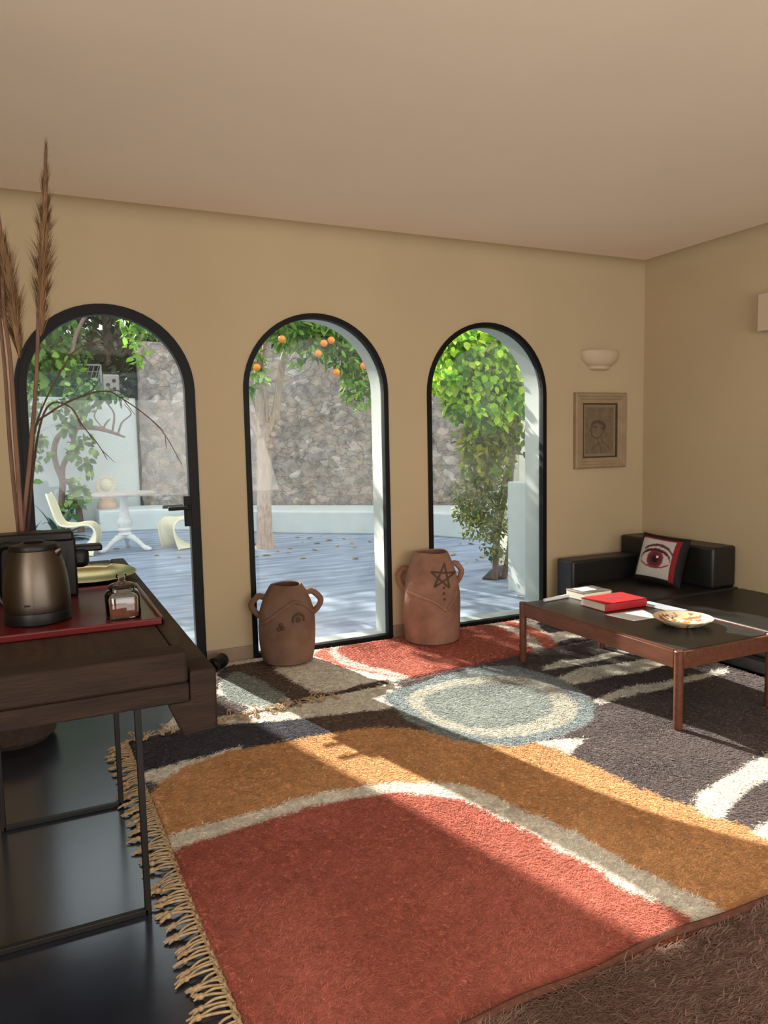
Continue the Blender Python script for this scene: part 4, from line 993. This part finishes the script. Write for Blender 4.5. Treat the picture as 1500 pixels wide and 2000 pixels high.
def W3(y, lst, ry): return [(*p, r, ry, r) for p, r in lst]
up = [(p[0],p[1],p[2],r,.32,r*.95) for p, r in zip([(3.87,6.35,2.34),(4.17,6.35,2.44),(3.63,6.35,2.08),(4.04,6.35,2.09),(4.35,6.35,2.20),(4.47,6.35,1.95),(3.89,6.35,1.84),(4.16,6.35,1.79),(4.41,6.35,2.36),(4.57,6.35,1.84),(4.05,6.35,2.54),(3.75,6.35,2.48)], (.22,.22,.17,.24,.20,.17,.19,.24,.15,.11,.20,.2))]
P, v = blobpts(up, 2900, 15, .15); D, N = dirs(v, 16, .9, .5); N[:,1] += -.9
off(leafset('foliage', P, D, N, .078, .84, [(190,226,60),(150,200,50),(204,232,84),(110,164,52),(80,132,48)], M['leaf'], t, seed=17), t)
mid = [(p[0],p[1],p[2],r,.28,r) for p, r in zip([(4.32,6.50,1.53),(4.48,6.50,1.64),(4.13,6.50,1.51),(4.58,6.50,1.53),(4.29,6.50,1.27),(4.41,6.50,1.37),(4.19,6.50,1.22),(4.07,6.50,1.38)], (.22,.16,.17,.10,.19,.14,.18,.12))]
P, v = blobpts(mid, 1100, 18, .2); D, N = dirs(v, 19, .6, .7)
off(leafset('foliage', P, D, N, .085, .6, [(136,156,58),(104,136,54),(196,192,62),(168,172,62)], M['leaf'], t, seed=20), t)
low = [(p[0],p[1],p[2],r,.26,r) for p, r in zip([(4.19,6.50,1.01),(4.35,6.50,1.03),(4.06,6.50,0.83),(4.25,6.50,0.79),(4.41,6.50,0.81),(4.15,6.50,0.58),(4.34,6.50,0.57),(4.44,6.50,0.62),(4.31,6.50,0.38),(4.41,6.50,0.26),(4.12,6.50,0.74),(3.97,6.50,0.96),(4.01,6.50,0.70)], (.20,.15,.17,.17,.10,.16,.14,.10,.11,.08,.17,.12,.10))]
P, v = blobpts(low, 2100, 21, .15); D, N = dirs(v, 22, .2, .9)
off(leafset('foliage', P, D, N, .055, .5, [(122,142,78),(146,158,74),(96,124,64),(176,172,78),(130,124,92)], M['leaf_dull'], t, seed=23), t)
dk = [(4.42,6.20,1.43),(4.52,6.20,1.46),(4.50,6.20,1.36),(4.56,6.20,1.33),(4.48,6.20,1.55),(4.43,6.20,1.63)]
off(leafset('foliage', [p for p in dk], [(.3,-.2,-.8)]*len(dk), [(.1,-1,.3)]*len(dk), .12, .85, [(60,88,50)], M['leaf_dull'], t, seed=25), t)
sp = [(4.283,6.643),(4.564,6.940),(4.814,7.179),(5.004,7.226),(4.539,6.555),(4.371,6.521)]
o = MB().prism(sp, -.003, .012).build('soil_bed', M['soil']); tag(o, 'dark soil patch at the foot of the climber', 'soil')

# climber on the white garden wall
def gw(s):  # points on the face of the white wall
    return s
t = thing('wall_vine', (.42,14.05,-.004), 'climber with twisted stems spreading across the white garden wall', 'plant')
for s_, rs in (([(0.38,14.15,0.01),(0.42,14.15,0.56),(0.45,14.15,0.91),(0.38,14.15,1.16),(0.35,14.15,1.45),(0.44,14.15,1.70),(0.68,14.15,1.84),(0.98,14.15,1.84),(1.24,14.15,1.78),(1.54,14.15,1.66)],[.06,.055,.05,.045,.045,.045,.05,.045,.035,.015]),
               ([(0.45,14.15,0.93),(0.48,14.15,1.18),(0.61,14.15,1.42),(0.72,14.15,1.79),(0.83,14.15,2.02),(0.98,14.15,2.18),(1.21,14.15,2.33),(1.32,14.15,2.43)],[.05,.045,.04,.035,.03,.03,.03,.02]),
               ([(0.44,14.10,0.91),(0.57,14.10,0.88),(0.65,14.10,0.65),(0.69,14.10,0.35),(0.71,14.10,-0.05)],[.045,.05,.05,.055,.06]),
               ([(1.33,14.15,1.78),(1.37,14.15,2.08),(1.24,14.15,2.30)],[.02,.015,.01]), ([(1.42,14.15,1.73),(1.50,14.15,1.93),(1.66,14.15,2.08),(1.55,14.15,2.26)],[.02,.015,.012,.008]),
               ([(1.16,14.15,1.79),(1.23,14.15,1.92),(1.30,14.15,1.99)],[.02,.015,.01]), ([(1.19,14.15,2.29),(1.09,14.15,2.16),(1.04,14.15,2.02),(1.16,14.15,1.84)],[.012,.01,.01,.01]),
               ([(0.75,14.60,3.18),(0.86,14.60,3.55),(1.10,14.60,4.01)],[.04,.035,.03])):
    trunkmesh('stem', s_, rs, M['vine_bark'], 8, t)
vc = [(p[0],p[1],p[2],r,.22,r) for p, r in zip([(0.46,13.95,2.19),(0.76,13.95,2.39),(1.05,13.95,2.50),(0.88,13.95,2.28),(1.22,13.95,2.43),(0.62,13.95,2.04),(0.55,13.95,1.84),(0.82,13.95,1.97),(0.84,13.95,1.62),(0.71,13.95,1.51),(0.96,13.95,1.45),(0.62,13.95,1.40),(0.82,13.95,1.22),(0.92,13.95,1.08),(0.67,13.95,0.82),(0.75,13.95,0.68),(0.59,13.95,0.60),(0.90,13.95,1.21),(0.64,13.95,0.51),(0.48,13.95,0.38),(-0.01,13.95,1.55),(0.11,13.95,1.61),(0.22,13.95,1.38),(0.05,13.95,1.24),(0.19,13.95,1.63),(0.02,13.95,2.15),(-0.03,13.95,2.49),(-0.07,13.95,1.89),(-0.05,13.95,0.94),(1.47,13.95,2.37),(1.30,13.95,2.40)], [.72*q for q in (.22,.28,.25,.28,.16,.22,.20,.18,.20,.16,.13,.14,.16,.16,.20,.20,.13,.13,.16,.18,.22,.16,.14,.14,.12,.24,.24,.22,.1,.12,.12)])]
P, v = blobpts(vc, 820, 31, .1); D, N = dirs(v, 32, .7, .6); N[:,1] -= .8
off(leafset('foliage', P, D, N, .125, .62, [(92,130,66),(70,112,58),(126,160,76),(60,96,56),(140,170,90)], M['leaf_dull'], t, seed=33), t)
t = thing('leafy_tree', (-1.2,15.6,.1), 'bright leafy tree above the left end of the white garden wall', 'tree')
trunkmesh('trunk', [(-1.2,15.6,-.3),(-1.0,15.5,1.5),(-.6,15.3,3.0),(.2,15.2,4.2),(1.0,15.2,5.2)], [.10,.08,.06,.04,.03], par=t)
tc_ = [(p[0],p[1],p[2],r,.5,r) for p, r in zip([(0.08,14.90,3.10),(0.27,14.90,3.47),(0.54,14.90,3.67),(0.68,14.90,3.21),(0.06,14.90,2.74),(0.40,14.90,2.75),(0.74,14.90,2.80),(0.33,14.90,3.11),(0.03,14.90,3.64),(0.61,14.90,3.49),(-0.16,14.90,3.19)], (.42,.45,.38,.38,.4,.36,.32,.4,.5,.3,.5))]+[(-1.5,15.5,4.6,1.3,1,1.2),(-2.6,15.6,4.0,1.3,1,1.3),(-.6,15.6,5.4,1.0,1,.8)]
P, v = blobpts(tc_, 2600, 35, .2); D, N = dirs(v, 36, .4, .7); N[:,1] -= .5
off(leafset('foliage', P, D, N, .20, .55, [(120,164,66),(92,140,58),(150,188,84),(70,112,52)], M['leaf'], t, seed=37), t)

# dark evergreens on the bank: each a tree of its own
ev = [(-3.4,17.4,7.8,1.6),(-1.5,17.4,7.6,1.5),(.2,17.5,7.6,1.5),(1.55,17.2,7.4,1.5),(3.3,16.9,7.2,1.2),(4.8,16.2,7.1,1.2),(6.4,15.8,7.0,1.3),(8.2,15.8,7.2,1.4)]
lb = ['dark evergreen at the far left of the bank, hidden by the door jamb','dark evergreen behind the bright leafy tree','dark evergreen above the white garden wall with the wire frame','dark evergreen above the joint of white wall and stone wall','dark evergreen above the stone wall left of the orange tree','dark evergreen above the stone wall behind the orange tree','dark evergreen above the stone wall right of the orange tree','dark evergreen behind the climber at the right']
for k, (x, y, h, r) in enumerate(ev):
    t = thing('evergreen_tree', (x,y,.4), lb[k], 'tree', 'dark evergreens on the bank')
    trunkmesh('trunk', [(x,y,.2),(x+.1,y,h*.4),(x-.05,y,h*.85)], [.16,.12,.04], M['vine_bark'], 8, t)
    g = random.Random(90+k)
    cl = [(x+g.uniform(-.8,.8)*r*.8, y+g.uniform(-.5,.5)*r, 1.5+(h-2.2)*i/11+g.uniform(-.2,.2), r*g.uniform(.45,.75), r*.7, r*g.uniform(.4,.6)) for i in range(12)]
    P, v = blobpts(cl, 2900, 91+k, .3); D, N = dirs(v, 120+k, .4, .8)
    off(leafset('foliage', P, D, N, .26, .48, [(48,66,40),(62,80,46),(40,54,38),(78,94,54),(70,74,54)], M['leaf_dull'], t, seed=130+k), t)
# wire-mesh panel and pierced block standing on the bank above the white wall
t = thing('wire_panel', (.93,15.35,2.06), 'grey framed wire mesh panel above the white garden wall', 'panel')
b = MB()
for a, c in (((-.62,0,0),(-.62,0,1.0)),((.36,0,0),(.36,0,1.0)),((-.62,0,1.0),(.36,0,1.0)),((-.62,0,0),(.36,0,0))): b.tube([a,c],.02,4)
b.build('frame', M['wire'], t)
b = MB()
for i in range(13): b.tube([(-.62+.98*i/12,0,0),(-.62+.98*max(0,min(1,i/12+.3)),0,1.0)],.006,4)
for i in range(8): b.tube([(-.62,0,i/8),(.36,0,i/8)],.006,4)
b.build('mesh', M['wire'], t)
t = thing('pierced_block', (1.46,15.35,2.18), 'pale pierced masonry block beside the wire mesh panel', 'block')
b = MB().box((0,0,.35),(.30,.14,.7)).build('block_body', M['stone_top'], t, bevel=.02)
b = MB()
for p in ((-.06,.5),(.05,.42),(-.04,.30),(.06,.22),(-.02,.14),(.05,.58)): b.lathe([(.001,0),(.035,0),(.035,.02),(.001,.02)], (p[0],-.068,p[1]), 12, M=Matrix.Rotation(PI/2,3,'X'))
b.build('holes', M['soil'], t)  # solid dark discs paint the shade inside the piercings

# ---------------------------------------------------------------- garden table, chairs, sun plaque
t = thing('garden_table', (1.15,11.22,-.004), 'round stone-topped garden table on a white cast-iron pedestal', 'table')
MB().lathe([(.001,.80),(.40,.80),(.43,.812),(.43,.832),(.42,.842),(.001,.842)], n=56).build('table_top', M['stone_top'], t)
MB().lathe([(.10,.235),(.085,.255),(.078,.275),(.10,.29),(.105,.31),(.082,.335),(.092,.36),(.108,.40),(.10,.44),(.075,.48),(.062,.58),(.055,.68),(.052,.74),(.07,.775),(.12,.795),(.001,.80)], n=32).build('pedestal', M['white_iron'], t)
for k in range(3):
    a = math.radians(200)+k*2*PI/3; u = Vector((math.cos(a), math.sin(a), 0)); w = Vector((-u.y,u.x,0)); b = MB()
    pts = catmull([u*.03+Vector((0,0,.22)), u*.12+Vector((0,0,.185)), u*.22+Vector((0,0,.12)), u*.30+Vector((0,0,.055)), u*.37+Vector((0,0,.03))], 5)
    b.tube(pts, [.055,.055,.052,.05,.048,.046,.044,.042,.04,.038,.036,.034,.033,.033,.034,.036,.038,.040,.040,.040,.034], 12)
    for i, q in enumerate(pts[3:16:3]): b.ball(q+Vector((0,0,.042-.003*i)), .026-.003*i, 5)
    b.ball(u*.375+Vector((0,0,.03)), .042, 6, .75); b.build('foot', M['white_iron'], t)

def s_chair(loc, face, label):
    t = thing('cantilever_chair', loc, label, 'chair', 'cream S-shaped chairs in the courtyard', face)
    # centre line and side line of the one-piece shell: (forward, height, half width)
    cen = catmull([Vector(p) for p in ((-.31,.86,.17),(-.27,.74,.22),(-.225,.60,.235),(-.185,.48,.235),(-.12,.405,.235),(0,.385,.24),(.12,.40,.24),(.205,.395,.24),(.25,.35,.24),(.235,.27,.235),(.16,.16,.235),(.03,.06,.245),(-.10,.012,.255),(-.18,.004,.26))], 4)
    sid = catmull([Vector(p) for p in ((-.315,.865,.17),(-.275,.755,.22),(-.235,.62,.235),(-.20,.51,.235),(-.14,.43,.235),(0,.41,.24),(.12,.425,.24),(.22,.415,.24),(.285,.35,.245),(.30,.26,.25),(.285,.16,.255),(.262,.06,.265),(.25,.02,.27),(.245,.0,.27))], 4)
    n = 14; V = []; F = []
    for a, e in zip(cen, sid):
        for j in range(n+1):
            q = -1+2*j/n; k = abs(q)**3.2; V.append((a.x*(1-k)+e.x*k, q*(a.z*(1-k)+e.z*k), a.y*(1-k)+e.y*k))
    for i in range(len(cen)-1):
        for j in range(n): F.append((i*(n+1)+j, i*(n+1)+j+1, (i+1)*(n+1)+j+1, (i+1)*(n+1)+j))
    o = MB().add(V, F).build('shell', M['cream_plastic'], t); md = o.modifiers.new('thick','SOLIDIFY'); md.thickness = .012; md.offset = 0
    rim = MB()
    for j in (0, n): rim.tube([V[i*(n+1)+j] for i in range(len(cen))], .013, 7)
    rim.build('rolled_edge', M['cream_plastic'], t)
s_chair((.48,11.15,.010), math.radians(-12), 'cream S-shaped plastic chair facing right, left of the garden table')
s_chair((1.98,11.08,.010), math.radians(196), 'cream S-shaped plastic chair facing left, by the door handle')

t = thing('sun_plaque', (1.18,14.32,.376), 'pale stone sun-face bust standing on the ledge behind the garden table', 'sculpture')
MB().lathe([(.001,0),(.17,0),(.18,.02),(.17,.10),(.13,.16),(.12,.24),(.001,.24)], n=28, sy=.7).build('plinth', mat('pinkish_cast_stone',(214,180,156),.85,var=.1,scale=10), t, bevel=.004)
RX = Matrix.Rotation(PI/2, 3, 'X')
b = MB().lathe([(.001,-.03),(.165,-.03),(.178,.0),(.165,.02),(.13,.012),(.001,.015)], (0,0,.42), 40, M=RX)
for k in range(20):
    a = 2*PI*k/20; b.ball((.16*math.cos(a),-.01,.42+.16*math.sin(a)), .026, 5)
b.build('sun_rays', M['cast_stone'], t)
b = MB().lathe([(.001,-.02),(.112,-.02),(.108,.03),(.08,.062),(.04,.078),(.001,.08)], (0,-.005,.42), 32, sx=.95, M=RX)
b.tube([(0,-.085,.455),(0,-.105,.405)], [.010,.017], 8); 
for sx in (-1,1): b.ball((sx*.04,-.073,.445), .015, 6, .7); b.tube([(sx*.02,-.08,.468),(sx*.06,-.068,.47)], .006, 6); b.ball((sx*.05,-.06,.395), .022, 6)
b.tube([(-.03,-.082,.375),(0,-.090,.370),(.03,-.082,.375)], .008, 6)
b.build('face', M['cast_stone'], t)

# arching plants beside the left chair
for (x, y, n, ln, lb, sd) in ((-.12,11.9,26,.70,'arching strap-leaved plant behind the left chair',51),(.30,12.95,22,.72,'broad dark-leaved plant at the foot of the white garden wall',52)):
    t = thing('strap_plant', (x,y,-.004), lb, 'plant'); b = MB(); g = random.Random(sd)
    for k in range(n):
        a = g.uniform(0,2*PI); e = g.uniform(.5,1.35); blade(b, (0,0,.0), (math.cos(a)*math.cos(e),math.sin(a)*math.cos(e),math.sin(e)), ln*g.uniform(.6,1.2), .016 if sd == 51 else .05, g.uniform(.9,2.0), 9)
    b.build('leaves', mat('strap_leaf_%d' % sd, (84,104,72) if sd == 51 else (62,92,70), .5, var=.25, scale=6), t, smooth=False)

# fallen leaves, each its own
lf = [(2.96,10.80),(2.71,9.60),(2.97,9.81),(3.68,11.15),(3.62,10.62),(3.80,10.92),(3.69,10.30),(4.07,11.03),(4.08,10.51),(4.27,10.60),(4.18,9.97),(4.03,9.58),(3.72,8.69),(3.15,9.06),(3.12,9.60),(2.60,9.52),(3.51,9.63),(3.85,9.82),(4.47,10.04),(3.19,10.02),(1.09,11.41),(0.73,11.29),(1.42,10.44),(1.68,10.12),(5.44,9.06),(5.59,9.03),(4.72,7.67),(5.07,7.82),(5.06,7.64),(4.31,7.13),(4.92,7.77),(4.07,5.71),(4.82,8.23)]
root = None
for i, (x, y) in enumerate(lf):
    if root is None:
        V = [(0,0,0),(.03,.025,.012),(.075,.022,.016),(.12,0,.006),(.075,-.024,.020),(.03,-.026,.014),(.06,0,.004)]
        root = MB().add(V, [(0,1,6),(1,2,6),(2,3,6),(3,4,6),(4,5,6),(5,0,6)]).build('fallen_leaf', M['leaf_fallen'], smooth=False); o = root
    else:
        o = root.copy(); COL.objects.link(o)
    o.location = (x, y, -.001); o.rotation_euler = (rnd.uniform(-.15,.15), rnd.uniform(-.1,.1), rnd.uniform(0,6.28)); k = rnd.uniform(.6,1.15); o.scale = (k,k,k)
    side = 'through the door, near the chairs' if x < 2.4 and i >= 20 else ('by the foot of the climber' if i >= 24 else 'near the orange tree trunk')
    tag(o, 'small dry yellow leaf on the courtyard floor '+side, 'leaf', 'fallen leaves '+side)

# ---------------------------------------------------------------- light
w = bpy.data.worlds.new('sky'); S.world = w; w.use_nodes = True; nt = w.node_tree
bg = nt.nodes['Background']; bg.inputs[0].default_value = (.87,.935,1.0,1); bg.inputs[1].default_value = 2.0
sun = bpy.data.lights.new('sun', 'SUN'); sun.energy = 15; sun.angle = math.radians(.6); sun.color = (1,.93,.82)
so = bpy.data.objects.new('sun', sun); COL.objects.link(so)
sd = Vector((.25,-1,-.607)).normalized(); so.rotation_euler = sd.to_track_quat('-Z','Y').to_euler(); so.location = (-3,16,10)
def area(nm, loc, d, sx, sy, e, col):
    l = bpy.data.lights.new(nm, 'AREA'); l.shape = 'RECTANGLE'; l.size = sx; l.size_y = sy; l.energy = e; l.color = col
    o = bpy.data.objects.new(nm, l); COL.objects.link(o); o.location = loc; o.rotation_euler = Vector(d).to_track_quat('-Z','Y').to_euler(); return o
area('fill_rear', (1.5,FY-.1,1.5), (0,1,.95), 4.6, 2.2, 175, (1,.92,.83))  # added fill lamp, lifts the ceiling and walls from behind the camera
area('fill_left', (LX+.02,-.6,1.75), (1,.15,.35), 1.8, 1.6, 95, (1,.93,.85))  # added fill lamp, brightens the right wall
